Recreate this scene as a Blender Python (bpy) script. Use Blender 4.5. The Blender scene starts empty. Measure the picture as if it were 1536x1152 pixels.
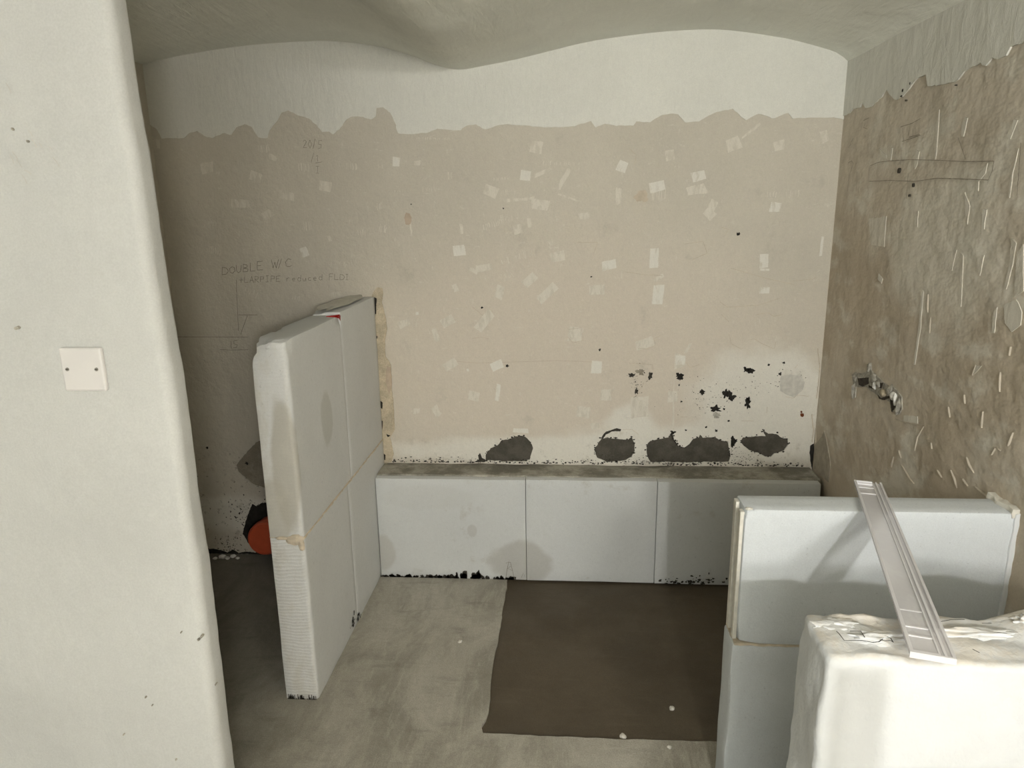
import bpy, bmesh, math, random
from mathutils import Vector, Matrix, noise
from mathutils.geometry import delaunay_2d_cdt

SC = bpy.context.scene
COL = SC.collection
rad = math.radians

# ------------------------------------------------------------------ camera
IMW, IMH, FPX = 1536.0, 1152.0, 1063.85
PITCH, YAW, ROLL, CAMH = 0.24002, -0.077285, -0.015688, 1.65
_f = Vector((math.sin(YAW) * math.cos(PITCH), math.cos(YAW) * math.cos(PITCH), -math.sin(PITCH)))
_r0 = Vector((math.cos(YAW), -math.sin(YAW), 0.0))
_u0 = _r0.cross(_f)
RGT = math.cos(ROLL) * _r0 + math.sin(ROLL) * _u0
UPV = -math.sin(ROLL) * _r0 + math.cos(ROLL) * _u0
FWD = _f
EYE = Vector((0, 0, CAMH))
cd = bpy.data.cameras.new('camera')
cd.sensor_fit = 'HORIZONTAL'; cd.sensor_width = 36.0; cd.lens = FPX / IMW * 36.0
cd.clip_start = 0.02; cd.clip_end = 100
cam = bpy.data.objects.new('camera', cd); COL.objects.link(cam)
m = Matrix((RGT, UPV, -FWD)).transposed().to_4x4(); m.translation = EYE
cam.matrix_world = m
SC.camera = cam

# ------------------------------------------------------------------ light, exposure
SC.view_settings.view_transform = 'Standard'
SC.view_settings.look = 'None'
SC.view_settings.gamma = 1.0
SC.view_settings.use_curve_mapping = False
SC.view_settings.exposure = -0.08
W = bpy.data.worlds.new('world'); SC.world = W; W.use_nodes = True
W.node_tree.nodes['Background'].inputs[0].default_value = (0.9, 0.95, 1.0, 1)
W.node_tree.nodes['Background'].inputs[1].default_value = 0.15

LAMP = Vector((0.44, -1.72, 2.10))          # spotlight under the vault, behind the camera
LAMP_AIM = Vector((0.34, 3.0, 1.32))
LAMP_W, LAMP_CONE = 195.0, 46.0
WIN_W = 50.0                               # daylight through the rear window
GLOBE, GLOBE_R, GLOBE_E = Vector((0.74, -1.6, 1.80)), 0.13, 225.0   # opal globe lamp, its glass glows
WIN = (-0.95, 1.0, 0.85, 2.0)              # x0 x1 z0 z1 of the window opening
def light(name, kind, loc, aim, power, color, **kw):
    d = bpy.data.lights.new(name, kind); d.energy = power; d.color = color
    for k, v in kw.items(): setattr(d, k, v)
    o = bpy.data.objects.new(name, d); COL.objects.link(o)
    o.location = loc
    o.rotation_euler = (Vector(aim) - Vector(loc)).to_track_quat('-Z', 'Y').to_euler()
    return o
spot = light('spot_beam', 'SPOT', LAMP, LAMP_AIM, LAMP_W, (1.0, 0.985, 0.95), spot_size=rad(LAMP_CONE), spot_blend=1.0, shadow_soft_size=0.045)
spot.scale = (1.0, 1.55, 1.0)                  # a flood that throws a taller than wide beam
light('window_daylight', 'AREA', ((WIN[0] + WIN[1]) / 2, -3.13, (WIN[2] + WIN[3]) / 2), ((WIN[0] + WIN[1]) / 2, 3, (WIN[2] + WIN[3]) / 2),
      WIN_W, (0.98, 1.0, 0.98), shape='RECTANGLE', size=WIN[1] - WIN[0], size_y=WIN[3] - WIN[2])

# ------------------------------------------------------------------ the place, in metres
YB = 3.137       # face of the back wall
XR = 1.121       # face of the right wall
XL = -1.80       # face of the wall on the left of the recess
YN = 1.30        # face of the left wall, towards the camera
def ray(x, y): return RGT * ((x - IMW / 2) / FPX) - UPV * ((y - IMH / 2) / FPX) + FWD
def hit(x, y, ax, val):
    d = ray(x, y); t = (val - EYE[ax]) / d[ax]; return EYE + d * t
def B(x, y): p = hit(x, y, 1, YB); return (p.x, p.z)
def R(x, y): p = hit(x, y, 0, XR); return (p.y, p.z)
def F(x, y): p = hit(x, y, 2, 0.0); return (p.x, p.y)
def zoomer(ox, oy, s): return lambda x, y: (ox + x / s, oy + y / s)

# ------------------------------------------------------------------ materials
def lin(c):
    return tuple((v / 255 / 12.92 if v / 255 <= .04045 else ((v / 255 + .055) / 1.055) ** 2.4) for v in c)
class NT:
    def __init__(s, name):
        s.m = bpy.data.materials.new(name); s.m.use_nodes = True
        s.t = s.m.node_tree; s.t.nodes.clear()
        s.out = s.n('ShaderNodeOutputMaterial'); s.b = s.n('ShaderNodeBsdfPrincipled')
        s.l(s.b.outputs[0], s.out.inputs[0])
        s.geo = s.n('ShaderNodeNewGeometry'); s.pos = s.geo.outputs['Position']
    def n(s, t, **kw):
        x = s.t.nodes.new(t)
        for k, v in kw.items(): setattr(x, k, v)
        return x
    def l(s, a, b): s.t.links.new(a, b)
    def val(s, sock, v):
        if isinstance(v, (int, float)): sock.default_value = v
        elif isinstance(v, tuple): sock.default_value = v if len(v) != 3 or sock.type != 'RGBA' else (*v, 1)
        else: s.l(v, sock)
    def math(s, op, a, b=0.0, c=0.0, clamp=False):
        x = s.n('ShaderNodeMath', operation=op, use_clamp=clamp)
        for i, v in enumerate((a, b, c)): s.val(x.inputs[i], v)
        return x.outputs[0]
    def vmath(s, op, a, b=(0, 0, 0)):
        x = s.n('ShaderNodeVectorMath', operation=op); s.val(x.inputs[0], a); s.val(x.inputs[1], b)
        return x.outputs['Value'] if op in ('LENGTH', 'DOT_PRODUCT') else x.outputs[0]
    def noise(s, scale, stretch=(1, 1, 1), detail=4, rough=.6, off=(0, 0, 0), color=False, dist=0.0):
        key = (scale, stretch, detail, rough, off, dist); s.cache = getattr(s, 'cache', {})
        if key in s.cache: return s.cache[key].outputs['Color' if color else 'Fac']
        v = s.vmath('MULTIPLY', s.vmath('ADD', s.pos, off), stretch)
        x = s.cache[key] = s.n('ShaderNodeTexNoise'); s.l(v, x.inputs['Vector'])
        x.inputs['Scale'].default_value = scale; x.inputs['Detail'].default_value = min(detail, 5)
        x.inputs['Roughness'].default_value = rough; x.inputs['Distortion'].default_value = dist
        return x.outputs['Color' if color else 'Fac']
    def ramp(s, v, a, b, lo=0.0, hi=1.0):
        x = s.n('ShaderNodeMapRange', interpolation_type='SMOOTHSTEP')
        s.val(x.inputs[0], v)
        for i, q in enumerate((a, b, lo, hi)): x.inputs[i + 1].default_value = q
        return x.outputs[0]
    def mix(s, f, a, b):
        x = s.n('ShaderNodeMix', data_type='RGBA')
        s.val(x.inputs[0], f); s.val(x.inputs[6], a); s.val(x.inputs[7], b)
        return x.outputs[2]
    def blob(s, c, r, wob=.35, scale=7.0, soft=.25):
        d = s.vmath('MULTIPLY', s.vmath('SUBTRACT', s.pos, c), tuple(1 / q for q in r))
        nz = s.vmath('MULTIPLY', s.vmath('SUBTRACT', s.noise(6.0, color=True), (.5, .5, .5)), (wob * 2,) * 3)
        return s.ramp(s.vmath('LENGTH', s.vmath('ADD', d, nz)), 1.0 + soft, 1.0 - soft, 0.0, 1.0)
    def bump(s, h, strength=.3, dist=.01, prev=None):
        x = s.n('ShaderNodeBump'); x.inputs['Strength'].default_value = strength; x.inputs['Distance'].default_value = dist
        s.l(h, x.inputs['Height'])
        if prev is not None: s.l(prev, x.inputs['Normal'])
        return x.outputs[0]
    def done(s, col, rough=.9, nrm=None, spec=.25, grain=.0):
        if grain:
            g = s.ramp(s.noise(260, detail=2, rough=.8), .25, .75, 1 - grain, 1 + grain)
            g2 = s.ramp(s.noise(55, detail=3, rough=.7), .25, .75, 1 - grain * .35, 1 + grain * .35)
            k = s.math('MULTIPLY', g, g2); cmb = s.n('ShaderNodeCombineXYZ')
            for i in range(3): s.l(k, cmb.inputs[i])
            col = s.vmath('MULTIPLY', col, cmb.outputs[0])
        s.val(s.b.inputs['Base Color'], col); s.val(s.b.inputs['Roughness'], rough)
        s.b.inputs['Specular IOR Level'].default_value = spec
        if nrm is not None: s.l(nrm, s.b.inputs['Normal'])
        return s.m
def tint(c, k): return tuple(min(1, v * k) for v in c)

def plain(name, c, rough=.85, var=.12, scale=30, bump=.25, bdist=.004, spec=.25, metallic=0):
    t = NT(name); n = t.noise(scale)
    col = t.mix(t.ramp(n, .3, .7), tint(c, 1 - var), tint(c, 1 + var))
    t.b.inputs['Metallic'].default_value = metallic
    return t.done(col, rough, t.bump(t.noise(scale * 3), bump, bdist), spec)

def painted(name, c, brush=(1, 1, 1), bscale=16, bstr=.35):
    t = NT(name)
    col = t.mix(t.ramp(t.noise(2.2), .35, .7), c, tint(c, .93))
    col = t.mix(t.ramp(t.noise(9, detail=6), .62, .75, 0, .25), col, tint(c, 1.05))
    h1 = t.noise(bscale, brush, 6, .6, dist=.6)
    h2 = t.noise(3.0, detail=3)
    nn = t.bump(h2, .5, .03); nn = t.bump(h1, bstr, .006, nn); nn = t.bump(t.noise(220), .12, .002, nn)
    return t.done(col, .8, nn, .25, .05)

WHITE = (.735, .73, .665)
BEIGE = (.58, .54, .455)

M = {}
M['white_wall'] = painted('white_painted_plaster', (.555, .558, .537), (1, 1, .5))
M['white_skim'] = painted('old_white_skim', WHITE, (1.6, 1, .5), 22, .8)
M['ceiling'] = painted('brushed_ceiling_paint', (.86, .87, .80), (1, .22, 1), 26, 1.0)

def back_wall_mat():
    t = NT('stripped_beige_plaster')
    col = t.mix(t.ramp(t.noise(1.7, detail=5), .35, .68), BEIGE, tint(BEIGE, .93))
    pink = (.61, .55, .46)
    col = t.mix(t.blob((.0, YB, .95), (1.0, .6, .55), .3, 3, .5), col, pink)
    pale = (.70, .675, .60)
    for c, r in [((.86, YB, .80), (.30, .3, .24)), ((.0, YB, .56), (.85, .3, .07)), ((.30, YB, .68), (.10, .3, .10)),
                 ((.60, YB, .60), (.55, .3, .10)), ((1.0, YB, .75), (.14, .3, .26)), ((-1.6, YB, .22), (.35, .3, .09))]:
        col = t.mix(t.math('MULTIPLY', t.blob(c, r, .45, 9, .3), .9), col, pale)
    # pale scrapes and hairline scratches
    sc = t.ramp(t.noise(24, (1, 1, 2.6), 5, .7, off=(3, 0, 1)), .62, .70, 0, .35)
    col = t.mix(sc, col, tint(pale, 1.02))
    sv = t.ramp(t.noise(40, (2.4, 1, .5), 4, .65), .64, .72, 0, .35)
    col = t.mix(sv, col, tint(pale, 1.03))
    dk = t.ramp(t.noise(5.5, detail=8, rough=.75, off=(1, 0, 7)), .58, .76, 0, .45)
    col = t.mix(dk, col, tint(BEIGE, .72))
    # grime low on the wall
    sep = t.n('ShaderNodeSeparateXYZ'); t.l(t.pos, sep.inputs[0])
    sp = t.ramp(t.noise(38, detail=6, rough=.75), .60, .66)
    low = t.ramp(sep.outputs[2], .56, .50)
    col = t.mix(t.math('MULTIPLY', t.math('MULTIPLY', sp, low), .8), col, (.10, .085, .06))
    d2 = t.ramp(t.noise(14, detail=7, rough=.7, off=(9, 0, 0)), .56, .70)
    low2 = t.ramp(sep.outputs[2], .66, .54)
    col = t.mix(t.math('MULTIPLY', t.math('MULTIPLY', d2, low2), .5), col, (.33, .29, .22))
    n1 = t.bump(t.noise(2.5), .5, .03)
    n1 = t.bump(t.noise(13, detail=7, rough=.7), .8, .012, n1)
    n1 = t.bump(t.noise(90, (1, 1, .6)), .25, .003, n1)
    return t.done(col, .92, n1, .2, .05)
M['back_wall'] = back_wall_mat()

def right_wall_mat():
    t = NT('streaked_tan_plaster')
    a, b_, c = (.60, .54, .445), (.50, .43, .33), (.67, .64, .555)
    sep = t.n('ShaderNodeSeparateXYZ'); t.l(t.pos, sep.inputs[0])
    low = t.ramp(sep.outputs[2], 1.82, 1.40)
    mot = t.ramp(t.noise(3.2, (1, .5, .7), 5, .6), .34, .62)
    col = t.mix(t.math('MULTIPLY', low, mot), a, b_)
    col = t.mix(t.ramp(t.noise(9, (1, .45, .8), 5, .65, off=(0, 4, 2)), .50, .64, 0, .7), col, c)
    col = t.mix(t.ramp(t.noise(7, (1, .45, .7), 5, .65, off=(0, 9, 5)), .55, .72, 0, .55), col, tint(b_, .78))
    col = t.mix(t.ramp(t.noise(14, (1, .5, .25), 2, .5), .56, .72, 0, .3), col, tint(c, 1.02))
    col = t.mix(t.ramp(t.noise(12, (1, .5, .25), 2, .5, off=(0, 2, 9)), .58, .76, 0, .3), col, tint(b_, .75))
    col = t.mix(t.math('MULTIPLY', t.blob((XR, 2.25, 1.52), (.3, .34, .20), .7, 6, .3), .6), col, tint(c, 1.04))
    n1 = t.bump(t.noise(3, (1, 1, .5)), .5, .03)
    n1 = t.bump(t.noise(11, (1, .45, .6), 4, .6), .9, .02, n1)
    n1 = t.bump(t.noise(50, (1, .5, .8), 3), .25, .005, n1)
    return t.done(col, .9, n1, .22, .07)
M['right_wall'] = right_wall_mat()

def floor_mat():
    t = NT('dry_concrete_screed')
    a, b_ = (.445, .42, .355), (.30, .28, .232)
    col = t.mix(t.ramp(t.noise(3.0, (1, .6, 1), 6, .65, dist=1.0), .36, .66), a, b_)
    col = t.mix(t.ramp(t.noise(14, (2.2, .4, 1), 5, .75, dist=.8), .45, .68, 0, .5), col, tint(a, 1.1))
    col = t.mix(t.ramp(t.noise(9, (.5, 1.8, 1), 5, .7, off=(3, 1, 0)), .52, .75, 0, .55), col, tint(b_, .72))
    sep = t.n('ShaderNodeSeparateXYZ'); t.l(t.pos, sep.inputs[0])
    damp = t.math('MULTIPLY', t.ramp(t.math('ADD', sep.outputs[0], t.math('MULTIPLY', t.noise(4, detail=5), .5)), -.45, -.95), .6)
    col = t.mix(damp, col, (.085, .077, .06))
    col = t.mix(t.ramp(t.noise(160), .70, .76, 0, .4), col, tint(a, 1.4))
    n1 = t.bump(t.noise(7, (1, .5, 1), 6, .65, dist=1), .4, .010)
    n1 = t.bump(t.noise(120), .35, .003, n1)
    return t.done(col, .88, n1, .25, .18)
M['floor'] = floor_mat()

def patch_mat():
    t = NT('damp_dark_screed')
    a, b_ = (.105, .083, .055), (.080, .062, .040)
    col = t.mix(t.ramp(t.noise(2.4, detail=6, rough=.65), .36, .66), a, b_)
    col = t.mix(t.ramp(t.noise(10, (.3, 2.2, 1), 5, .6), .56, .75, 0, .35), col, tint(a, 1.3))
    n1 = t.bump(t.noise(4, (.5, 2, 1)), .35, .012); n1 = t.bump(t.noise(150), .35, .003, n1)
    return t.done(col, t.ramp(t.noise(3), .3, .7, .5, .7), n1, .35, .14)
M['patch'] = patch_mat()

def block_mat(name, c, stain=(), combed=False, grey=.15):
    t = NT(name)
    col = t.mix(t.ramp(t.noise(2.5, detail=5), .35, .7), c, tint(c, .94))
    col = t.mix(t.ramp(t.noise(130, detail=2), .65, .72, 0, .5), col, tint(c, .6))
    col = t.mix(t.ramp(t.noise(8, detail=7, rough=.7, off=(2, 5, 1)), .58, .76, 0, grey), col, (.42, .40, .35))
    for p, r, cc, k in stain:
        col = t.mix(t.math('MULTIPLY', t.blob(p, r, .35, 9, .15), k), col, cc)
    nn = t.bump(t.noise(5), .25, .006); nn = t.bump(t.noise(180, detail=2), .22, .0025, nn)
    if combed:
        fac = t.math('ABSOLUTE', t.vmath('DOT_PRODUCT', t.geo.outputs['Normal'], (0, 1, 0)))
        fac = t.ramp(fac, .6, .9)
        wz = t.vmath('MULTIPLY', t.vmath('ADD', t.pos, t.vmath('MULTIPLY', t.noise(5, color=True), (0, 0, .05))), (.15, .15, 1))
        wv = t.n('ShaderNodeTexWave', bands_direction='Z'); t.l(wz, wv.inputs['Vector'])
        wv.inputs['Scale'].default_value = 26; wv.inputs['Distortion'].default_value = 1.2; wv.inputs['Detail'].default_value = 2
        band = t.ramp(t.noise(3.2, (3, .6, 1.6), 5, .65), .45, .62)
        col = t.mix(t.math('MULTIPLY', t.math('MULTIPLY', fac, band), .5), col, (.58, .56, .49))
        col = t.mix(t.math('MULTIPLY', t.math('MULTIPLY', fac, t.ramp(wv.outputs[0], .75, .95)), .18 * combed), col, (.36, .34, .29))
        nn = t.bump(t.math('MULTIPLY', wv.outputs[0], fac), .35 * combed, .002, nn)
    return t.done(col, .9, nn, .2, .05)
AAC = (.69, .695, .675)
M['block'] = block_mat('aerated_concrete', AAC)
M['block_comb'] = block_mat('aerated_concrete_combed', AAC, [((-.857, 2.40, .93), (.3, .075, .10), (.60, .59, .54), .4)], 1.0)
M['block_smear'] = block_mat('aerated_concrete_smeared', AAC, [((-.857, 2.40, .93), (.3, .06, .095), (.50, .50, .455), .6), ((-.895, 2.088, .86), (.046, .04, .22), (.44, .42, .355), .75), ((-.945, 2.088, .70), (.05, .04, .12), (.47, .45, .385), .7)], .3)
M['block_bench'] = block_mat('aerated_concrete_bench', (.58, .59, .575), [((-.20, 2.945, .09), (.14, .3, .10), (.42, .41, .375), .75), ((-.84, 2.945, .12), (.06, .3, .09), (.46, .45, .41), .7), ((-.42, 2.945, .24), (.022, .3, .03), (.44, .43, .40), .6), ((-.62, 2.945, .40), (.20, .3, .06), (.46, .45, .41), .15)], grey=.7)
M['block_new'] = block_mat('aerated_concrete_clean', (.635, .665, .68), grey=.08)
M['joint'] = plain('tan_joint_mortar', (.60, .52, .40), .9, .15, 40, .4)
M['sawn'] = plain('cream_sawn_edge', (.66, .635, .56), .9, .08, 40, .4)
M['rough_plaster'] = None
def rough_plaster():
    t = NT('rough_white_plaster')
    c = (.655, .67, .675)
    col = t.mix(t.ramp(t.noise(6, detail=6), .4, .7), c, tint(c, .94))
    up = t.ramp(t.vmath('DOT_PRODUCT', t.geo.outputs['Normal'], (0, 0, 1)), .5, .85)
    col = t.mix(t.math('MULTIPLY', up, t.ramp(t.noise(11, detail=7, rough=.7), .42, .62, .2, .8)), col, (.66, .61, .53))
    nn = t.bump(t.noise(8, detail=6), .7, .014); nn = t.bump(t.noise(60, (1, 1, .6)), .4, .004, nn)
    return t.done(col, .85, nn, .2)
M['rough_plaster'] = rough_plaster()
def mortar(name, c, d, sc=12):
    t = NT(name)
    col = t.mix(t.ramp(t.noise(sc, detail=7, rough=.7), .38, .62), c, d)
    nn = t.bump(t.noise(20, detail=6, rough=.7), .6, .006); nn = t.bump(t.noise(140), .3, .002, nn)
    return t.done(col, .92, nn, .2, .16)
M['screed_top'] = mortar('bench_top_mortar', (.39, .37, .31), (.20, .187, .152), 7)
M['cement'] = mortar('dark_repair_mortar', (.098, .089, .072), (.070, .064, .051), 16)
M['old_patch'] = mortar('old_grey_mortar', (.33, .295, .23), (.25, .22, .17), 10)
M['mould'] = plain('black_mould', (.022, .02, .017), .95, .3, 40, .5)
M['char'] = plain('dark_crumbled_edge', (.05, .045, .036), .95, .4, 60, .5)
def residue(name, c, lo, hi):
    """thin adhesive, scraped through to the plaster in streaks"""
    t = NT(name)
    k = t.ramp(t.noise(28, (1.6, 1, .55), 5, .7, dist=.5), lo, hi)
    col = t.mix(k, tint(BEIGE, 1.0), c)
    return t.done(col, .9, t.bump(t.noise(40, (1.5, 1, .6), 4), .6, .006), .2, .05)
M['residue'] = residue('adhesive_residue', (.665, .625, .54), .38, .56)
M['residue_w'] = residue('white_scrape', (.70, .675, .605), .30, .50)
M['residue_d'] = plain('faint_brown_stain', (.47, .38, .29), .95, .1, 30, .2)
M['smear'] = mortar('smeared_tan_mortar', (.56, .48, .35), (.43, .37, .27), 14)
M['scrape'] = painted('pale_tan_scrape', (.68, .645, .56), (1, 1, .3), 40, .5)
M['tan_ridge'] = plain('tan_plaster_ridge', (.53, .47, .38), .9, .1, 30, .3)
M['pencil'] = plain('pencil_mark', (.20, .175, .135), .7, .25, 60, .1)
M['pencil_soft'] = plain('soft_pencil_mark', (.27, .235, .18), .7, .25, 60, .1)
M['red'] = plain('red_paint_mark', (.33, .012, .010), .5, .1, 40, .1)
M['rust'] = plain('rust_spot', (.16, .05, .018), .9, .2, 60, .3)
M['pipe'] = plain('terracotta_pipe', (.50, .085, .032), .42, .12, 12, .15, spec=.5)
M['plate'] = plain('white_plate_plastic', (.66, .64, .625), .35, .02, 20, .02, spec=.5)
M['screw'] = plain('screw_metal', (.34, .32, .29), .4, .1, 40, .1, metallic=.8)
M['rubble'] = plain('grey_rubble', (.36, .34, .29), .9, .3, 60, .6)
M['rubble_w'] = plain('white_rubble', (.80, .79, .74), .85, .08, 60, .5)
M['dark_hole'] = plain('dark_broken_brick', (.055, .046, .036), .95, .4, 60, .6)
M['metal_white'] = plain('white_lacquer', (.75, .75, .73), .4, .03, 10, .05)
M['wood'] = plain('window_frame_paint', (.70, .68, .62), .5, .05, 10, .1)
M['timber'] = plain('sawn_timber', (.50, .36, .22), .7, .15, 14, .3)
def plastic(name, c, alpha, rough=.22):
    t = NT(name)
    tr = t.n('ShaderNodeBsdfTransparent'); tr.inputs[0].default_value = (.95, .94, .95, 1)
    mx = t.n('ShaderNodeMixShader'); mx.inputs[0].default_value = alpha
    smear = t.ramp(t.noise(22, (1, .5, 1), 5, .65, dist=1), .5, .7, 0, .5)
    t.done(t.mix(smear, c, tint(c, 1.25)), rough, t.bump(t.noise(30), .25, .003), .6)
    t.l(tr.outputs[0], mx.inputs[1]); t.l(t.b.outputs[0], mx.inputs[2]); t.l(mx.outputs[0], t.out.inputs[0])
    return t.m
M['clear'] = plastic('clear_plastic_sheet', (.88, .87, .88), .48)
M['clear_rim'] = plastic('clear_plastic_rim', (.93, .92, .93), .6, .15)

# ------------------------------------------------------------------ mesh helpers
def obj(name, bm, mat, parent=None, smooth=None):
    me = bpy.data.meshes.new(name); bmesh.ops.recalc_face_normals(bm, faces=bm.faces[:])
    bm.to_mesh(me); bm.free(); me.materials.append(M[mat] if isinstance(mat, str) else mat)
    if smooth is not None:
        for p in me.polygons: p.use_smooth = True
        me.set_sharp_from_angle(angle=rad(smooth))
    o = bpy.data.objects.new(name, me); COL.objects.link(o)
    if parent is not None:
        o.parent = parent; o.matrix_parent_inverse = parent.matrix_world.inverted()
    return o
def thing(name, label, cat, loc, group=None):
    o = bpy.data.objects.new(name, None); COL.objects.link(o); o.location = loc; o.empty_display_size = .1
    o['label'] = label; o['category'] = cat
    if group: o['group'] = group
    bpy.context.view_layer.update()
    return o
def tag(o, label, cat): o['label'] = label; o['category'] = cat; return o
def struct(o): o['kind'] = 'structure'; return o
def add_box(bm, x0, x1, y0, y1, z0, z1):
    vs = [bm.verts.new((x, y, z)) for x in (x0, x1) for y in (y0, y1) for z in (z0, z1)]
    for f in ((0, 1, 3, 2), (4, 6, 7, 5), (0, 4, 5, 1), (2, 3, 7, 6), (0, 2, 6, 4), (1, 5, 7, 3)):
        bm.faces.new([vs[i] for i in f])
    return vs
def box(name, x0, x1, y0, y1, z0, z1, mat, parent=None, bev=0.0):
    bm = bmesh.new(); add_box(bm, x0, x1, y0, y1, z0, z1)
    if bev: bmesh.ops.bevel(bm, geom=bm.edges[:], offset=bev, segments=2, affect='EDGES', profile=.5)
    return obj(name, bm, mat, parent)
def fine_box(x0, x1, y0, y1, z0, z1, seg=.04, bev=.006, wob=.0015, wscale=9, chips=(), segs=2, front=0):
    """a box cut into a grid, its outer edges rounded, faces slightly uneven, corners knocked off"""
    bm = bmesh.new(); add_box(bm, x0, x1, y0, y1, z0, z1)
    bmesh.ops.recalc_face_normals(bm, faces=bm.faces[:]); bm.normal_update()
    if front:
        fe = [e for e in bm.edges if all(abs(v.co.y - y0) < 1e-6 and abs(v.co.x - x1) < 1e-6 for v in e.verts)]
        bmesh.ops.bevel(bm, geom=fe, offset=front, segments=4, affect='EDGES', profile=.5)
    bm.normal_update()
    sharp = [e for e in bm.edges if e.calc_face_angle(0) > 1.2]
    if bev: bmesh.ops.bevel(bm, geom=sharp, offset=bev, segments=segs, affect='EDGES', profile=.5)
    for ax, a, b in ((0, x0, x1), (1, y0, y1), (2, z0, z1)):
        n = max(1, int(round((b - a) / seg)))
        for i in range(1, n):
            co = [0, 0, 0]; no = [0, 0, 0]; co[ax] = a + (b - a) * i / n; no[ax] = 1
            bmesh.ops.bisect_plane(bm, geom=bm.verts[:] + bm.edges[:] + bm.faces[:], plane_co=co, plane_no=no, dist=1e-5)
    for v in bm.verts:
        if wob: v.co += noise.noise_vector(v.co * wscale) * wob
        for c, r, mv in chips:
            d = (v.co - Vector(c)).length / r
            if d < 1:
                k = (1 - d * d) * (.75 + .5 * noise.noise(v.co * 45))
                v.co += Vector(mv) * k
    return bm
def densify(pts, step, closed=False):
    out = []; n = len(pts)
    for i in range(n if closed else n - 1):
        a = Vector(pts[i]); b = Vector(pts[(i + 1) % n]); k = max(1, int((b - a).length / step))
        for j in range(k): out.append(a.lerp(b, j / k))
    if not closed: out.append(Vector(pts[-1]))
    return out
def ragged(pts, step, amp, seed=0, closed=False, fine=1.0):
    rs = random.Random(seed); p = densify([(q[0], q[1]) for q in pts], step, closed); o = []
    for i, q in enumerate(p):
        if not closed and i in (0, len(p) - 1): o.append(q); continue
        v = noise.noise_vector(Vector((q.x * 14, q.y * 14, seed * 3.7))) + noise.noise_vector(Vector((q.x * 45, q.y * 45, seed))) * .6
        o.append(q + Vector((v.x, v.y)) * amp + Vector((rs.uniform(-1, 1), rs.uniform(-1, 1))) * amp * .25 * fine)
    return o
def on_back(d): return lambda u, v: (u, YB - d, v)
def on_right(d): return lambda u, v: (XR - d, u, v)
def fill2d(loop):
    """triangulate a 2D outline; crossings of the ragged edge are resolved, triangles come out counter-clockwise"""
    n = len(loop)
    pts, _, faces, *_ = delaunay_2d_cdt([Vector((p[0], p[1])) for p in loop], [], [list(range(n))], 1, 1e-6)
    tri = []
    for f in faces:
        ar = sum(pts[f[i]].x * pts[f[(i + 1) % len(f)]].y - pts[f[(i + 1) % len(f)]].x * pts[f[i]].y for i in range(len(f)))
        tri.append(list(f) if ar > 0 else list(f)[::-1])
    return pts, tri
def prism(loop, near, far, name, mat, parent):
    """a thin solid slab cut to a 2D outline; near/far map the outline into space"""
    pts, tri = fill2d(loop); bm = bmesh.new()
    a = [bm.verts.new(near(p.x, p.y)) for p in pts]; b = [bm.verts.new(far(p.x, p.y)) for p in pts]
    cnt = {}
    for f in tri:
        for i in range(len(f)): cnt[(f[i], f[(i + 1) % len(f)])] = 1
    for f in tri:
        bm.faces.new([a[i] for i in f]); bm.faces.new([b[i] for i in f[::-1]])
    for (i, j) in cnt:
        if (j, i) not in cnt: bm.faces.new((a[i], b[i], b[j], a[j]))
    return obj(name, bm, mat, parent)
def sheet_with_holes(outer, holes, fm, name, mat, depth_vec, parent=None):
    """a face with real openings whose rims run back into the wall"""
    bm = bmesh.new(); ed = []; rims = []
    for lp in [outer] + holes:
        vs = [bm.verts.new(fm(*p)) for p in lp]
        es = [bm.edges.new((vs[i], vs[(i + 1) % len(vs)])) for i in range(len(vs))]
        ed += es
        if lp is not outer: rims.append(vs)
    bmesh.ops.triangle_fill(bm, use_beauty=True, use_dissolve=False, edges=ed)
    for vs in rims:
        low = [bm.verts.new(v.co + Vector(depth_vec)) for v in vs]
        for i in range(len(vs)):
            j = (i + 1) % len(vs); bm.faces.new((vs[i], vs[j], low[j], low[i]))
    return obj(name, bm, mat, parent)
def ribbon(bm, pts, w, fm):
    """a pencil stroke: a flat ribbon along a 2D polyline"""
    pts = [Vector(p) for p in pts]
    L, Rr = [], []
    for i, p in enumerate(pts):
        a = pts[max(0, i - 1)]; b = pts[min(len(pts) - 1, i + 1)]
        t = (b - a); t = t.normalized() if t.length > 1e-9 else Vector((1, 0)); n = Vector((-t.y, t.x))
        k = w * .5 * (.75 + .5 * abs(noise.noise(Vector((p.x * 40, p.y * 40, 1)))))
        L.append(bm.verts.new(fm(*(p + n * k)))); Rr.append(bm.verts.new(fm(*(p - n * k))))
    for i in range(len(pts) - 1): bm.faces.new((L[i], L[i + 1], Rr[i + 1], Rr[i]))
def tube(bm, c0, c1, r0, r1=None, n=24, caps=True):
    c0, c1 = Vector(c0), Vector(c1); r1 = r0 if r1 is None else r1
    q = (c1 - c0).to_track_quat('Z', 'Y'); rings = []
    for c, r in ((c0, r0), (c1, r1)):
        rings.append([bm.verts.new(c + q @ Vector((r * math.cos(2 * math.pi * i / n), r * math.sin(2 * math.pi * i / n), 0))) for i in range(n)])
    for i in range(n):
        j = (i + 1) % n; bm.faces.new((rings[0][i], rings[0][j], rings[1][j], rings[1][i]))
    if caps: bm.faces.new(rings[0][::-1]); bm.faces.new(rings[1])
def blotch(cx, cy, rx, ry, seed, n=26, jag=.35):
    rs = random.Random(seed); o = []
    for i in range(n):
        a = 2 * math.pi * i / n
        k = 1 + jag * noise.noise(Vector((math.cos(a) * 1.6, math.sin(a) * 1.6, seed * 2.3))) * 1.6 + rs.uniform(-jag, jag) * .35
        o.append(Vector((cx + rx * k * math.cos(a), cy + ry * k * math.sin(a))))
    return o

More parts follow.
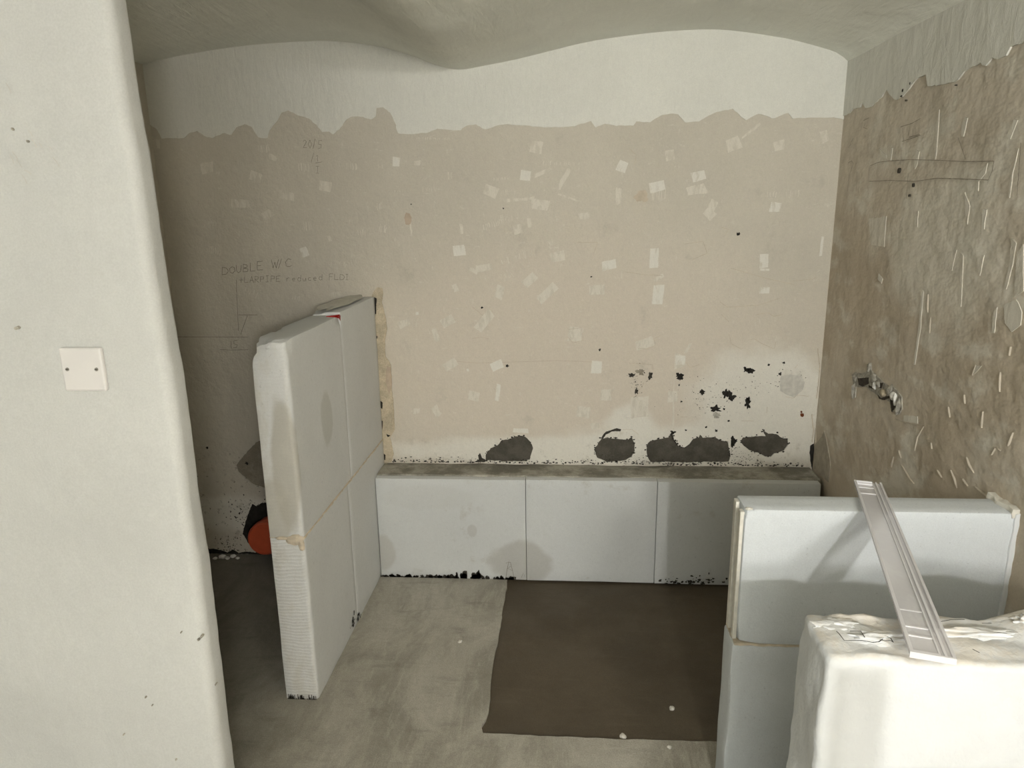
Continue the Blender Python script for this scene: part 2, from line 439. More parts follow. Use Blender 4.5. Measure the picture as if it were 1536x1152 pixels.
# ------------------------------------------------------------------ setting: floor
e = [F(761, 868), F(752, 930), F(742, 1000), F(735, 1060), F(724, 1100)]
lip = [( .45, 2.97), (-.264, 2.97), (-.262, 2.6), (-.266, 2.25), (-.255, 2.06), (-.272, 1.985), (-.262, 1.957), (.1, 1.955), (.493, 1.959), (1.09, 1.962), (1.09, 2.97)]
hole = ragged(lip, .03, .004, 5, True)
floor = struct(sheet_with_holes([Vector(p) for p in ((-2.6, -3.3), (1.4, -3.3), (1.4, 3.4), (-2.6, 3.4))], [hole], lambda u, v: (u, v, 0), 'floor', 'floor', (0, 0, -.03)))
prism(ragged([(-.32, 1.90), (1.115, 1.90), (1.115, 3.02), (-.32, 3.02)], .1, .003, 2, True), lambda u, v: (u, v, -.009 + .003 * noise.noise(Vector((u * 3, v * 3, 0)))), lambda u, v: (u, v, -.04), 'screed_patch', 'patch', floor)['label'] = 'dark damp screed patch sunk into the floor'

# ------------------------------------------------------------------ setting: vaulted ceiling
PROF = [(-2.6, 2.10), (-2.2, 2.17), (-1.85, 2.268), (-1.45, 2.328), (-1.05, 2.346), (-.82, 2.325), (-.64, 2.280), (-.53, 2.237), (-.44, 2.219), (-.35, 2.229), (-.2, 2.252), (.136, 2.314), (.559, 2.339), (.85, 2.300), (1.02, 2.256), (1.08, 2.233), (1.13, 2.195), (1.25, 2.10)]
def prof(x):
    P = PROF
    for i in range(len(P) - 1):
        if x <= P[i + 1][0] or i == len(P) - 2:
            x0, z0 = P[i]; x1, z1 = P[i + 1]; h = x1 - x0; t = (x - x0) / h
            def sl(k):
                a = P[max(0, k - 1)]; b = P[min(len(P) - 1, k + 1)]; return (b[1] - a[1]) / (b[0] - a[0])
            m0, m1 = sl(i) * h, sl(i + 1) * h
            return (2 * t**3 - 3 * t**2 + 1) * z0 + (t**3 - 2 * t**2 + t) * m0 + (-2 * t**3 + 3 * t**2) * z1 + (t**3 - t**2) * m1
def vault_z(x, y):
    d = max(0, YB - y)
    z = prof(x)
    ridge = math.exp(-((x + .44) / .20) ** 2)
    z -= ridge * .03 * min(1, d / .9)                      # the groin hangs a little lower towards the room
    return z + .006 * noise.noise(Vector((x * 2.5, y * 2.5, 3))) * min(1, d / .2)
bm = bmesh.new(); NX, NY = 150, 70
g = [[bm.verts.new((-2.6 + 3.85 * i / NX, -3.3 + 6.6 * j / NY, vault_z(-2.6 + 3.85 * i / NX, -3.3 + 6.6 * j / NY))) for j in range(NY + 1)] for i in range(NX + 1)]
for i in range(NX):
    for j in range(NY): bm.faces.new((g[i][j], g[i][j + 1], g[i + 1][j + 1], g[i + 1][j]))
ceiling = struct(obj('ceiling', bm, 'ceiling', None, 60))

# ------------------------------------------------------------------ setting: back wall with openings for the repair patches
Z6 = zoomer(880, 480, 4.267); Z5 = zoomer(560, 430, 3.974); ZL = zoomer(260, 640, 4.8)
def BZ(z, pts): return [B(*z(*p)) for p in pts]
patch_outlines = [
    BZ(Z5, [(668, 1035), (672, 1000), (700, 960), (745, 940), (765, 915), (830, 903), (850, 893), (905, 890), (935, 920), (955, 965), (940, 1000), (935, 1030), (900, 1042), (780, 1044)]),
    BZ(Z6, [(48, 830), (75, 790), (95, 755), (150, 752), (200, 760), (265, 765), (290, 752), (308, 790), (310, 840), (285, 880), (240, 905), (125, 908), (70, 880)]),
    BZ(Z6, [(385, 860), (388, 800), (410, 775), (450, 765), (520, 755), (545, 718), (560, 770), (590, 810), (625, 815), (655, 795), (680, 760), (715, 755), (725, 735), (745, 755), (820, 748), (850, 768), (905, 775), (912, 830), (920, 870), (905, 910), (640, 912), (410, 908), (395, 885)]),
    BZ(Z6, [(985, 775), (1000, 750), (1080, 745), (1145, 745), (1125, 700), (1165, 725), (1215, 730), (1250, 755), (1285, 765), (1288, 800), (1260, 835), (1200, 855), (1180, 875), (1140, 875), (1095, 850), (1040, 830), (1000, 800)]),
    BZ(ZL, [(700, 60), (590, 120), (500, 210), (450, 280), (470, 330), (520, 370), (580, 415), (700, 450)]),
]
holes = [ragged(p, .008, .0035 if i < 4 else .004, 20 + i, True, 1.6) for i, p in enumerate(patch_outlines)]
WT = 2.45
outer = [Vector(p) for p in ((XL - .1, 0), (XR + .15, 0), (XR + .15, WT), (XL - .1, WT))]
wall_back = struct(sheet_with_holes(outer, holes, lambda u, v: (u, YB, v), 'wall_back', 'back_wall', (0, .012, 0)))
box('masonry', XL - .1, XR + .15, YB + .012, YB + .2, 0, WT, 'char', wall_back)
for i, h in enumerate(patch_outlines):
    c = sum((Vector(q) for q in h), Vector((0, 0))) / len(h)
    big = [c + (Vector(q) - c) * 1.12 for q in h]
    if i < 4: big = [Vector((q.x, q.y)) for q in big]
    o = prism(ragged(big, .02, .004, 40 + i, True), on_back(-.006 if i < 4 else -.004), on_back(-.0118), 'mortar_patch', 'cement' if i < 4 else 'old_patch', wall_back)
    o['label'] = 'dark grey mortar patch in the broken plaster' if i < 4 else 'round grey mortar patch above the orange pipe'
    # crumbled dark rim round the patch
    if i < 4:
        bm = bmesh.new(); rim = holes[i]; rs = random.Random(i)
        for k in range(0, len(rim)):
            if rim[k].y < .535 and rs.random() < .8: continue
            if rs.random() < .55:
                p = rim[k] + Vector((rs.uniform(-.006, .006), rs.uniform(-.004, .008))); r_ = rs.uniform(.0015, .0045)
                lp = blotch(p.x, p.y, r_ * 1.3, r_, k + 100 * i, 7, .4)
                bm.faces.new([bm.verts.new((q.x, YB - .0012, q.y)) for q in lp])
        obj('crumbled_edge', bm, 'char', wall_back)['kind'] = 'stuff'

# upper white skim with a ragged lower edge
Z1 = zoomer(200, 160, 3.6); Z2 = zoomer(580, 180, 3.6); ZC = zoomer(650, 0, 2.56); Z3 = zoomer(860, 180, 3.6)
edge = [(XL - .06, 2.03)] + BZ(Z1, [(20, 98), (95, 98), (130, 125), (155, 170), (200, 170), (270, 172), (300, 145), (345, 132), (385, 160), (430, 172), (490, 140), (530, 150), (555, 110), (600, 98), (640, 108), (675, 165), (725, 168), (735, 130), (775, 80), (800, 30), (835, 20), (890, 45), (950, 65), (990, 100), (1020, 140), (1060, 135), (1080, 150), (1110, 125), (1150, 70), (1185, 50), (1240, 55), (1285, 70), (1310, 55), (1312, 8), (1345, 5), (1390, 35), (1415, 85), (1430, 140)])
edge += BZ(Z2, [(65, 72), (130, 75), (220, 68), (270, 45), (400, 55), (430, 30), (480, 22), (530, 50), (600, 30), (640, 20), (700, 28), (760, 30), (820, 38), (900, 40), (1000, 38), (1060, 20), (1100, 8), (1130, 40), (1180, 20), (1240, 32), (1330, 30)])
edge += BZ(ZC, [(780, 465), (830, 470), (870, 445), (910, 435), (940, 440), (965, 470), (1020, 465), (1090, 430), (1150, 418), (1180, 450), (1200, 462), (1250, 435), (1300, 455), (1360, 435), (1380, 455), (1536, 452)]) + [(XR + .01, 1.985)]
lp = ragged(edge, .010, .0035, 3, False, 1.4) + [Vector((XR + .01, 2.36)), Vector((XL - .06, 2.36))]
prism(lp, on_back(.004), on_back(-.002), 'plaster_skim', 'white_skim', wall_back)['label'] = 'white upper plaster skim with ragged lower edge'

# ------------------------------------------------------------------ setting: right wall
bm = bmesh.new()
NYR, NZR = 110, 50
gr = [[bm.verts.new((XR, -3.3 + (YB + .1 + 3.3) * j / NYR, 2.45 * k / NZR)) for k in range(NZR + 1)] for j in range(NYR + 1)]
for j in range(NYR):
    for k in range(NZR): bm.faces.new((gr[j][k], gr[j][k + 1], gr[j + 1][k + 1], gr[j + 1][k]))
for row in gr:
    for v in row:
        w = min(1, max(0, (YB - v.co.y) / .3))
        v.co.x += .0006 * w * noise.noise(v.co * 3.1)
wall_right = struct(obj('wall_right', bm, 'right_wall', None, 60))
box('masonry', XR + .02, XR + .2, -3.3, YB + .2, 0, 2.45, 'char', wall_right)
Z4 = zoomer(1220, 60, 4.8)
def RZ(z, pts): return [R(*z(*p)) for p in pts]
edge = RZ(Z4, [(135, 565), (170, 545), (240, 545), (300, 495), (345, 485), (362, 450), (385, 490), (440, 465), (490, 420), (537, 355), (578, 420), (595, 430), (650, 405), (700, 350), (760, 270), (820, 250), (835, 330), (930, 325), (1050, 290), (1075, 250), (1130, 205), (1215, 165), (1250, 190), (1300, 125), (1340, 140), (1400, 110), (1430, 50), (1517, 20)])
edge[0] = (YB + .005, edge[0][1])
edge += [(1.9, 2.02), (1.7, 1.99), (1.4, 2.02), (.8, 1.98), (0, 2.0), (-3.29, 2.0)]
lp = ragged(edge, .012, .004, 8, False, 1.4) + [Vector((-3.29, 2.40)), Vector((YB + .005, 2.40))]
prism(lp, on_right(.005), on_right(-.004), 'plaster_skim', 'white_skim', wall_right)['label'] = 'white plaster skim above the tan wall'

# ------------------------------------------------------------------ setting: the other walls
def nib_wall():
    # wall on the left of the picture: a rounded end facing the recess
    y0, y1, xe, r = YN, YN + .07, -.772, .022
    out = [(-2.6, y0)]
    n = 30
    for i in range(n): out.append((-2.6 + (xe - r + 2.6) * (i + 1) / n, y0))
    for i in range(1, 9):
        a = -math.pi / 2 + math.pi / 2 * i / 8; out.append((xe - r + r * math.cos(a), y0 + r + r * math.sin(a)))
    for i in range(0, 9):
        a = math.pi / 2 * i / 8; out.append((xe - r + r * math.cos(a), y1 - r + r * math.sin(a)))
    out.append((-2.6, y1))
    bm = bmesh.new(); nz = 90; rows = []
    for k in range(nz + 1):
        z = 2.4 * k / nz; row = []
        for (x, y) in out:
            v = Vector((x, y, z)); w = math.exp(-((x - xe) / .06) ** 2); v.x -= w * .018 * max(0, (z - 1.2) / .7)
            v.x += w * (.0045 * noise.noise(Vector((0, 2, z * 5))) + .0022 * noise.noise(Vector((1, 7, z * 19))))
            v.y += .004 * noise.noise(Vector((x * 4, z * 4, 5)))
            row.append(bm.verts.new(v))
        rows.append(row)
    for k in range(nz):
        for i in range(len(out) - 1): bm.faces.new((rows[k][i], rows[k][i + 1], rows[k + 1][i + 1], rows[k + 1][i]))
        bm.faces.new((rows[k][-1], rows[k][0], rows[k + 1][0], rows[k + 1][-1]))
    bm.faces.new(rows[0]); bm.faces.new(rows[-1])
    return struct(obj('wall_left', bm, 'white_wall', None, 50))
wall_left = nib_wall()
struct(box('wall_recess', XL - .12, XL, YN + .1, YB + .012, 0, 2.4, 'back_wall'))
struct(box('wall_side', -2.62, -2.5, -3.3, YN, 0, 2.4, 'white_wall'))
# rear wall, behind the camera, with a window
bm = bmesh.new()
for a in ((-2.6, WIN[0], 0, 2.4), (WIN[1], 1.3, 0, 2.4), (WIN[0], WIN[1], 0, WIN[2]), (WIN[0], WIN[1], WIN[3], 2.4)): add_box(bm, a[0], a[1], -3.12, -3.0, a[2], a[3])
struct(obj('wall_rear', bm, 'white_wall'))
bm = bmesh.new(); t_ = .05
for a in ((WIN[0], WIN[0] + t_, WIN[2], WIN[3]), (WIN[1] - t_, WIN[1], WIN[2], WIN[3]), (WIN[0] + t_, WIN[1] - t_, WIN[2], WIN[2] + t_), (WIN[0] + t_, WIN[1] - t_, WIN[3] - t_, WIN[3]), ((WIN[0] + WIN[1]) / 2 - .02, (WIN[0] + WIN[1]) / 2 + .02, WIN[2] + t_, WIN[3] - t_)): add_box(bm, a[0], a[1], -3.09, -3.04, a[2], a[3])
struct(obj('window_1', bm, 'wood'))

# ------------------------------------------------------------------ left partition of aerated concrete blocks
XP0, XP1, YP0, YP1 = -.971, -.857, 2.088, 3.131
ZJ, ZT0, ZT1 = .610, 1.272, 1.283
part_l = thing('block_partition', 'waist-high white block partition standing against the back wall, left of the low ledge', 'partition', ((XP0 + XP1) / 2, (YP0 + YP1) / 2, 0))
def block(name, a, mat, parent, **kw): return obj(name, fine_box(*a, **kw), mat, parent, 40)
block('block', (XP0, XP1, YP0, 2.5748, 0, ZJ), 'block_comb', part_l, seg=.03, bev=.0012, wob=.0018, front=.014)
block('block', (XP0, XP1, 2.577, YP1, 0, ZJ), 'block', part_l, bev=.0012)
block('block', (XP0, XP1, YP0, 2.6278, ZJ + .004, ZT0), 'block_smear', part_l, seg=.02, bev=.0014, wob=.0018, front=.014,
      chips=[((XP0, YP0, ZT0), .07, (.016, .014, -.022)), ((XP1, YP0, ZT0), .055, (-.012, .012, -.012)), ((XP1, 2.62, ZT0), .04, (-.006, -.01, -.008)), ((XP0, 2.3, ZT0), .05, (.006, 0, -.006))])
block('block', (XP0, XP1, 2.630, YP1, ZJ + .004, ZT1), 'block', part_l, seg=.03, bev=.0012, wob=.0015, chips=[((XP0, 2.63, ZT1), .05, (.01, .01, -.012))])
j = obj('joint_mortar', fine_box(XP0 - .002, XP1 + .0025, YP0 + .004, YP1 - .003, ZJ - .001, ZJ + .005, seg=.012, bev=.001, wob=.0035, wscale=60), 'joint', part_l, 40)
j['label'] = 'tan mortar squeezed from the joint'
# lumps of mortar along the cut top
rs = random.Random(4)
def lump(name, c, r, mat, parent, seed, sub=3, k=.35, f=2.2):
    bm = bmesh.new(); bmesh.ops.create_icosphere(bm, subdivisions=sub, radius=1)
    for v in bm.verts:
        d = 1 + k * noise.noise(v.co * f + Vector((seed * 3.1, seed, 0)))
        v.co = Vector(c) + Vector((v.co.x * r[0], v.co.y * r[1], v.co.z * r[2])) * d
    return obj(name, bm, mat, parent, 60)
lump('mortar_lump', (-.905, 2.135, 1.252), (.038, .045, .020), 'block', part_l, 1)
lump('mortar_lump', (-.918, 2.38, 1.262), (.050, .24, .005), 'sawn', part_l, 2, 4)
lump('mortar_lump', (-.925, 2.88, 1.292), (.050, .24, .004), 'sawn', part_l, 3, 4)
lump('joint_smear', (-.885, 2.086, .607), (.030, .005, .018), 'joint', part_l, 5)
lump('joint_smear', (-.866, 2.087, .590), (.010, .005, .022), 'joint', part_l, 6)
lump('joint_smear', (-.93, 2.087, .612), (.022, .004, .006), 'joint', part_l, 16)
bm = bmesh.new()
top = [(-.895, 2.585), (-.868, 2.600), (-.857, 2.632), (-.866, 2.622), (-.880, 2.605)]
vs = [bm.verts.new((x, y, 1.2755)) for x, y in top]; vs2 = [bm.verts.new((x, y, 1.262)) for x, y in top]
bm.faces.new(vs); bm.faces.new(vs2[::-1])
for i in range(5): bm.faces.new((vs[i], vs2[i], vs2[(i + 1) % 5], vs[(i + 1) % 5]))
vs = [bm.verts.new(p) for p in ((-.8555, 2.600, 1.272), (-.8555, 2.634, 1.272), (-.8555, 2.628, 1.250))]; bm.faces.new(vs)
obj('red_mark', bm, 'red', part_l)['label'] = 'small red mark on the top edge'
# moulds and scuffs on the face
def face_right(d): return lambda u, v: (XP1 + d, u, v)
for i, (y, z, a, b_) in enumerate([(2.50, .045, .035, .035), (2.58, .02, .02, .02)]):
    bm = bmesh.new(); rs = random.Random(i + 70)
    for k in range(26):
        q = blotch(y + rs.gauss(0, a * .5), max(.006, z + rs.gauss(0, b_ * .5)), rs.uniform(.002, .006), rs.uniform(.002, .007), k, 7)
        bm.faces.new([bm.verts.new((XP1 + .0032, p.x, p.y)) for p in q])
    obj('mould_specks', bm, 'char', part_l)['kind'] = 'stuff'
bm = bmesh.new(); rs = random.Random(77)
for k in range(46):
    x = rs.uniform(XP0 + .006, XP1 - .006); h = rs.uniform(.004, .022)
    q = [(x - .0015, .001), (x + .0015, .001), (x + .001, h), (x - .001, h)]
    bm.faces.new([bm.verts.new((p[0], YP0 - .0035, p[1])) for p in q])
obj('mould_specks', bm, 'char', part_l)['kind'] = 'stuff'

# ------------------------------------------------------------------ low ledge of three blocks along the back wall
YL = 2.945
bench = thing('block_ledge', 'low ledge of three white blocks topped with grey mortar along the back wall', 'ledge', (.12, 3.03, 0))
for i, (a, b_) in enumerate([(-.853, -.1762), (-.1738, .4018), (.4042, 1.096)]):
    block('block', (a, b_, YL + [.002, 0, -.003][i], 3.02, 0, [.487, .490, .489][i]), 'block_bench', bench, seg=.045, bev=.0016, wob=.0012)
bm = fine_box(-.855, 1.108, 2.985, YB - .004, .43, .494, seg=.03, bev=.002, wob=.0)
for v in bm.verts:
    if v.co.y < 2.99: v.co.y += .006 * noise.noise(Vector((v.co.x * 9, 0, 1)))
    if v.co.z > .48: v.co.z += .004 * noise.noise(v.co * 12)
obj('mortar_topping', bm, 'screed_top', bench, 50)
box('rubble_fill', -.85, 1.09, 3.021, YB - .02, 0, .43, 'rubble', bench)
bm = bmesh.new(); rs = random.Random(11)                    # mould at the foot of the first block
for k in range(90):
    x = -.853 + rs.random() * .62; den = math.exp(-((x + .42) / .13) ** 2) + .25
    w = rs.uniform(.005, .013); h = rs.uniform(.004, .010) + rs.random() * .024 * den
    q = blotch(x, h * .5, w, h * .6, k + 300, 9, .5)
    bm.faces.new([bm.verts.new((p.x, YL - .0022, max(.001, p.y))) for p in q])
for k in range(60):
    x = .42 + abs(rs.gauss(.16, .09)); h = rs.uniform(.003, .012)
    q = blotch(x, abs(rs.gauss(.012, .012)) + .004, rs.uniform(.002, .008), h * .5, k + 500, 8, .5)
    bm.faces.new([bm.verts.new((p.x, YL - .0062, max(.001, p.y))) for p in q])
obj('mould_specks', bm, 'char', bench)['kind'] = 'stuff'
def scratch(name, strokes, w, fm, mat, parent, stuff=True):
    bm = bmesh.new()
    for s_ in strokes: ribbon(bm, s_, w, fm)
    o = obj(name, bm, mat, parent)
    if stuff: o['kind'] = 'stuff'
    return o
ZB = zoomer(700, 840, 3.657)
def L_(pts): return [(lambda p: (p.x, p.z))(hit(*ZB(*q), 1, YL)) for q in pts]
scratch('pencil_scribble', [L_([(215, 100), (222, 50), (232, 5)]), L_([(262, 100), (250, 50), (240, 10)]), L_([(215, 15), (240, 10), (245, 30), (225, 45), (250, 55)]), L_([(300, 95), (310, 70), (320, 90)])], .0018, lambda u, v: (u, YL - .003, max(v, .002)), 'pencil', bench)

# ------------------------------------------------------------------ right partition and the plastered one in front
XQ0, YQ0, YQ1, ZQ = .458, 1.715, 1.812, .902
part_r = thing('block_partition', 'low white block partition by the right wall with a clear plastic strip on top', 'partition', ((XQ0 + XR) / 2, (YQ0 + YQ1) / 2, 0))
block('block', (XQ0, XR - .006, YQ0, YQ1, .516, ZQ), 'block_new', part_r, seg=.03, bev=.005, wob=.0012, chips=[((XQ0, YQ0, ZQ), .03, (.006, .004, -.006)), ((XQ0, YQ0, .52), .04, (.008, .006, .006))])
block('block', (XQ0 - .012, XR - .006, YQ0, YQ1 + .002, 0, .512), 'block_new', part_r, seg=.03, bev=.006, wob=.0025, chips=[((XQ0 - .012, YQ0, .3), .12, (.006, 0, 0))])
obj('joint_mortar', fine_box(XQ0 - .006, XR - .008, YQ0 - .0015, YQ1 + .002, .511, .517, seg=.015, bev=.001, wob=.003, wscale=50), 'joint', part_r, 40)
# two proud strips that frame the groove down the end of the top block
box('groove_edge', XQ0 - .009, XQ0 + .002, YQ0 + .012, YQ0 + .034, .522, ZQ - .012, 'sawn', part_r, .002)
box('groove_edge', XQ0 - .009, XQ0 + .002, YQ1 - .034, YQ1 - .008, .522, ZQ - .006, 'sawn', part_r, .002)
lump('corner_chip', (XQ0 + .012, YQ0 + .012, ZQ - .003), (.010, .006, .004), 'sawn', part_r, 9, 2)
# mortar bead in the angle with the right wall
bm = fine_box(XR - .011, XR + .004, YQ0 - .005, YQ0 + .03, .35, ZQ + .002, seg=.015, bev=.002, wob=.005, wscale=26)
obj('corner_mortar', bm, 'rough_plaster', part_r, 60)
bm = fine_box(XR - .020, XR + .004, YQ0, YQ1 + .01, ZQ - .012, ZQ + .012, seg=.010, bev=.002, wob=.007, wscale=40)
obj('corner_mortar', bm, 'sawn', part_r, 60)

XN0, YN0, YN1, ZN = .447, 1.100, 1.243, .900
near = thing('plastered_partition', 'thickly plastered white partition nearest the camera at the bottom right', 'partition', (.78, 1.17, 0))
bm = fine_box(XN0, XR - .004, YN0, YN1, 0, ZN, seg=.014, bev=.012, wob=0, segs=3)
for v in bm.verts:
    c = v.co.copy()
    v.co += noise.noise_vector(c * 5) * .004 + noise.noise_vector(c * 17) * .0022
    if c.z > ZN - .03:
        back = min(1, max(0, (c.y - YN0) / (YN1 - YN0)))
        k = .5 + noise.noise(Vector((c.x * 9, c.y * 26, 2)))
        v.co.z += -.006 + .014 * max(0, min(1, k)) * (.3 + back)
        v.co.z += .022 * math.exp(-((c.x - .86) / .07) ** 2) * (.4 + .6 * back)
        v.co.z -= .012 * math.exp(-((c.x - .775) / .035) ** 2) * back
        v.co.z += .006 * noise.noise(c * 48)
    if c.x < XN0 + .03:
        v.co.x += .008 * noise.noise(Vector((3, c.y * 9, c.z * 6))) + .004 * noise.noise(c * 30)
obj('plaster_coat', bm, 'rough_plaster', near, 70)
def top_of_near(x, y, dz=0): return ZN + dz
for i, (c, r) in enumerate([((.555, 1.165, .899), (.055, .020, .010)), ((.50, 1.20, .900), (.04, .02, .008)), ((.72, 1.185, .901), (.09, .014, .009)), ((.86, 1.21, .915), (.045, .022, .012))]):
    lump('plaster_lump', c, r, 'rough_plaster', near, 20 + i, 4, .5, 3.0)
ZK = zoomer(1180, 880, 4.236)
def T_(pts): return [(lambda p: (p.x, p.y))(hit(*ZK(*q), 2, ZN + .010)) for q in pts]
scratch('crack', [T_([(315, 290), (335, 310), (365, 350), (430, 348), (480, 350), (545, 362), (585, 358), (610, 340)]), T_([(590, 345), (625, 352), (660, 350), (678, 362)]), T_([(635, 325), (660, 335), (675, 360)]), T_([(400, 290), (470, 290), (495, 330)]), T_([(965, 232), (1040, 218), (1130, 216)]), T_([(1240, 240), (1300, 240)]), T_([(1180, 405), (1225, 428)])], .0022, lambda u, v: (u, v, ZN + .0125), 'char', near)

# ------------------------------------------------------------------ clear plastic strip lying across both partitions
strip = thing('plastic_strip', 'clear ridged plastic strip lying across the two right-hand partitions', 'strip', (.70, 1.49, .905))
s0 = Vector((.606, 1.078, .9215)); s1 = Vector((.826, 1.888, .9085))
ax = (s1 - s0); SL = ax.length; ax.normalize()
sd = ax.cross(Vector((0, 0, 1))).normalized(); su = sd.cross(ax).normalized()
def S(u, v, w): return s0 + ax * u + sd * v + su * w       # u along, v across (+ right), w up
def sbox(name, u0, u1, v0, v1, w0, w1, mat):
    bm = bmesh.new()
    for v in add_box(bm, u0, u1, v0, v1, w0, w1): v.co = S(*v.co)
    return obj(name, bm, mat, strip)
HW = .034
sbox('sheet', 0, SL, -HW, HW, 0, .0022, 'clear')
for v0, v1, w in ((-HW, -HW + .006, .007), (HW - .005, HW, .007), (HW - .016, HW - .012, .006), (HW - .024, HW - .021, .005)):
    sbox('ridge', 0, SL, v0, v1, .0022, w, 'clear_rim')
for u, w in ((0, .007), (.055, .004), (.085, .004), (.145, .003), (SL - .09, .004), (SL - .045, .004), (SL - .02, .006), (SL - .006, .008)):
    sbox('cross_rib', u, u + .004, -HW + .006, HW - .024, .0022, w, 'clear_rim')
sbox('end_lip', -.004, 0, -HW, HW, -.004, .007, 'clear_rim')

# ------------------------------------------------------------------ blanking plate on the left wall
def LW(x, y): p = hit(x, y, 1, YN - .004); return p
c = (LW(90, 523) + LW(152, 520) + LW(163, 584) + LW(100, 587)) / 4
plate = thing('blanking_plate', 'square white blanking plate with two screws on the left wall', 'wall plate', (c.x, YN, c.z))
hs = .0435
box('plate', c.x - hs, c.x + hs, YN - .010, YN + .002, c.z - hs, c.z + hs, 'plate', plate, .004)
for sx in (-.030, .030):
    bm = bmesh.new(); tube(bm, (c.x + sx, YN - .0115, c.z + .001), (c.x + sx, YN - .004, c.z + .001), .0036, n=16)
    s_ = obj('screw', bm, 'screw', plate)
    box('screw_slot', c.x + sx - .003, c.x + sx + .003, YN - .0119, YN - .0112, c.z + .0004, c.z + .0016, 'char', s_)

# ------------------------------------------------------------------ capped drain pipe at the foot of the back wall
pc = Vector((-1.43, 3.02, .145))
pipe = thing('drain_pipe', 'orange capped drain pipe sticking out of the back wall near the floor', 'pipe', (pc.x, YB, 0))
d = Vector((.10, -1, .10)).normalized()
bm = bmesh.new(); tube(bm, pc - d * .16, pc, .075, n=40, caps=False); obj('pipe', bm, 'pipe', pipe, 40)
bm = bmesh.new(); q = d.to_track_quat('Z', 'Y'); rings = []
for rr, h in ((.079, -.045), (.0815, -.043), (.0815, -.002), (.079, .004), (.074, .006), (.072, .002), (.045, .002), (.0, .003)):
    rings.append([bm.verts.new(pc + q @ Vector((rr * math.cos(2 * math.pi * i / 40), rr * math.sin(2 * math.pi * i / 40), h))) for i in range(40)] if rr else [bm.verts.new(pc + d * h)])
for a, b_ in zip(rings, rings[1:]):
    for i in range(40):
        jn = (i + 1) % 40
        bm.faces.new((a[i], a[jn], b_[jn], b_[i]) if len(b_) > 1 else (a[i], a[jn], b_[0]))
obj('end_cap', bm, 'pipe', pipe, 40)

# ------------------------------------------------------------------ fixed details on the back wall
def bpatch(lp, name, mat, d=.0015, lab=None):
    o = prism(lp, on_back(d), on_back(-.001), name, mat, wall_back)
    if lab: o['label'] = lab
    return o
# black hole and mould round the pipe, dirt along the foot of the wall
bpatch(ragged(BZ(ZL, [(500, 770), (520, 680), (545, 610), (570, 555), (600, 572), (640, 548), (760, 540), (900, 600), (900, 900), (600, 900), (560, 860)]), .006, .003, 61, True, 1.6), 'mould_patch', 'mould', .002)
bpatch(ragged([(XL, .0), (-1.0, .0)] + BZ(ZL, [(700, 880), (640, 880), (590, 905), (520, 900), (470, 908), (430, 885), (390, 905), (340, 890), (300, 880), (260, 880), (230, 850), (195, 840)]), .008, .003, 62, True, 1.4), 'mould_patch', 'mould', .0018)
bm = bmesh.new(); rs = random.Random(63)
for k in range(220):
    cx, cz = rs.choice([(-1.60, .22), (-1.55, .14), (-1.66, .05), (-1.50, .24)]); x = cx + rs.gauss(0, .035); z = max(.02, cz + rs.gauss(0, .035))
    bm.faces.new([bm.verts.new((p.x, YB - .0011, p.y)) for p in blotch(x, z, rs.uniform(.001, .0045), rs.uniform(.001, .004), k, 7, .5)])
obj('mould_specks', bm, 'char', wall_back)['kind'] = 'stuff'
rs = random.Random(64)
for k, (x, y, s_) in enumerate([(-1.69, 3.09, .018), (-1.66, 3.08, .012), (-1.64, 3.1, .014), (-1.61, 3.085, .010), (-1.72, 3.075, .012)]):
    tag(lump('plaster_crumb', (x, y, s_ * .5), (s_, s_ * .8, s_ * .55), 'rubble_w', None, 30 + k, 2, .5, 2), ['largest pale plaster crumb beside the drain pipe, by the back wall', 'pale crumb just right of the largest crumb by the drain pipe', 'pale crumb third from the left at the foot of the back wall', 'small pale crumb nearest the orange drain pipe', 'pale crumb furthest left at the foot of the back wall'][k], 'crumb')['group'] = 'plaster crumbs by the drain pipe'
for k, (px, py, s_) in enumerate([(1008, 1060, .009), (935, 1102, .010), (690, 963, .008), (1004, 1121, .007)]):
    p = F(px, py); z0 = -.009 if k < 2 else 0
    lab = ['white crumb lying on the dark screed patch', 'pale crumb on the front edge of the dark screed patch', 'tiny white chip on the floor between partition and dark patch', 'tiny pale chip on the floor in front of the dark patch'][k]
    tag(lump('plaster_crumb', (p[0], p[1], z0 + s_ * .35), (s_, s_ * 1.2, s_ * .5), 'residue_w', None, 50 + k, 2, .6, 2), lab, 'crumb')

# smeared mortar in the angle beside the left partition
ZS = zoomer(560, 430, 3.974)
bpatch(ragged(BZ(ZS, [(0, 30), (25, 5), (55, 10), (60, 40), (50, 90), (75, 190), (85, 250), (70, 330), (75, 420), (105, 470), (112, 600), (120, 700), (130, 850), (100, 900), (125, 1000), (110, 1045), (60, 1050), (40, 700), (10, 300), (-10, 60)]), .012, .004, 66, True), 'mortar_smear', 'smear', .005, 'tan mortar smeared down the angle by the partition')
bpatch(ragged(BZ(ZS, [(75, 560), (82, 470), (105, 480), (112, 590), (95, 640)]), .01, .002, 67, True), 'mortar_smear', 'residue_d', .0058)
for k, lp in enumerate([[(3, 60), (22, 70), (18, 160), (4, 170)], [(15, 290), (28, 295), (24, 308), (14, 305)], [(45, 680), (58, 690), (56, 728), (46, 720)], [(48, 795), (58, 800), (55, 850), (46, 845)], [(60, 985), (74, 1000), (72, 1030), (60, 1025)], [(80, 878), (105, 885), (90, 895)]]):
    bpatch(ragged(BZ(ZS, lp), .006, .002, 80 + k, True), 'dark_void', 'mould', .0075)
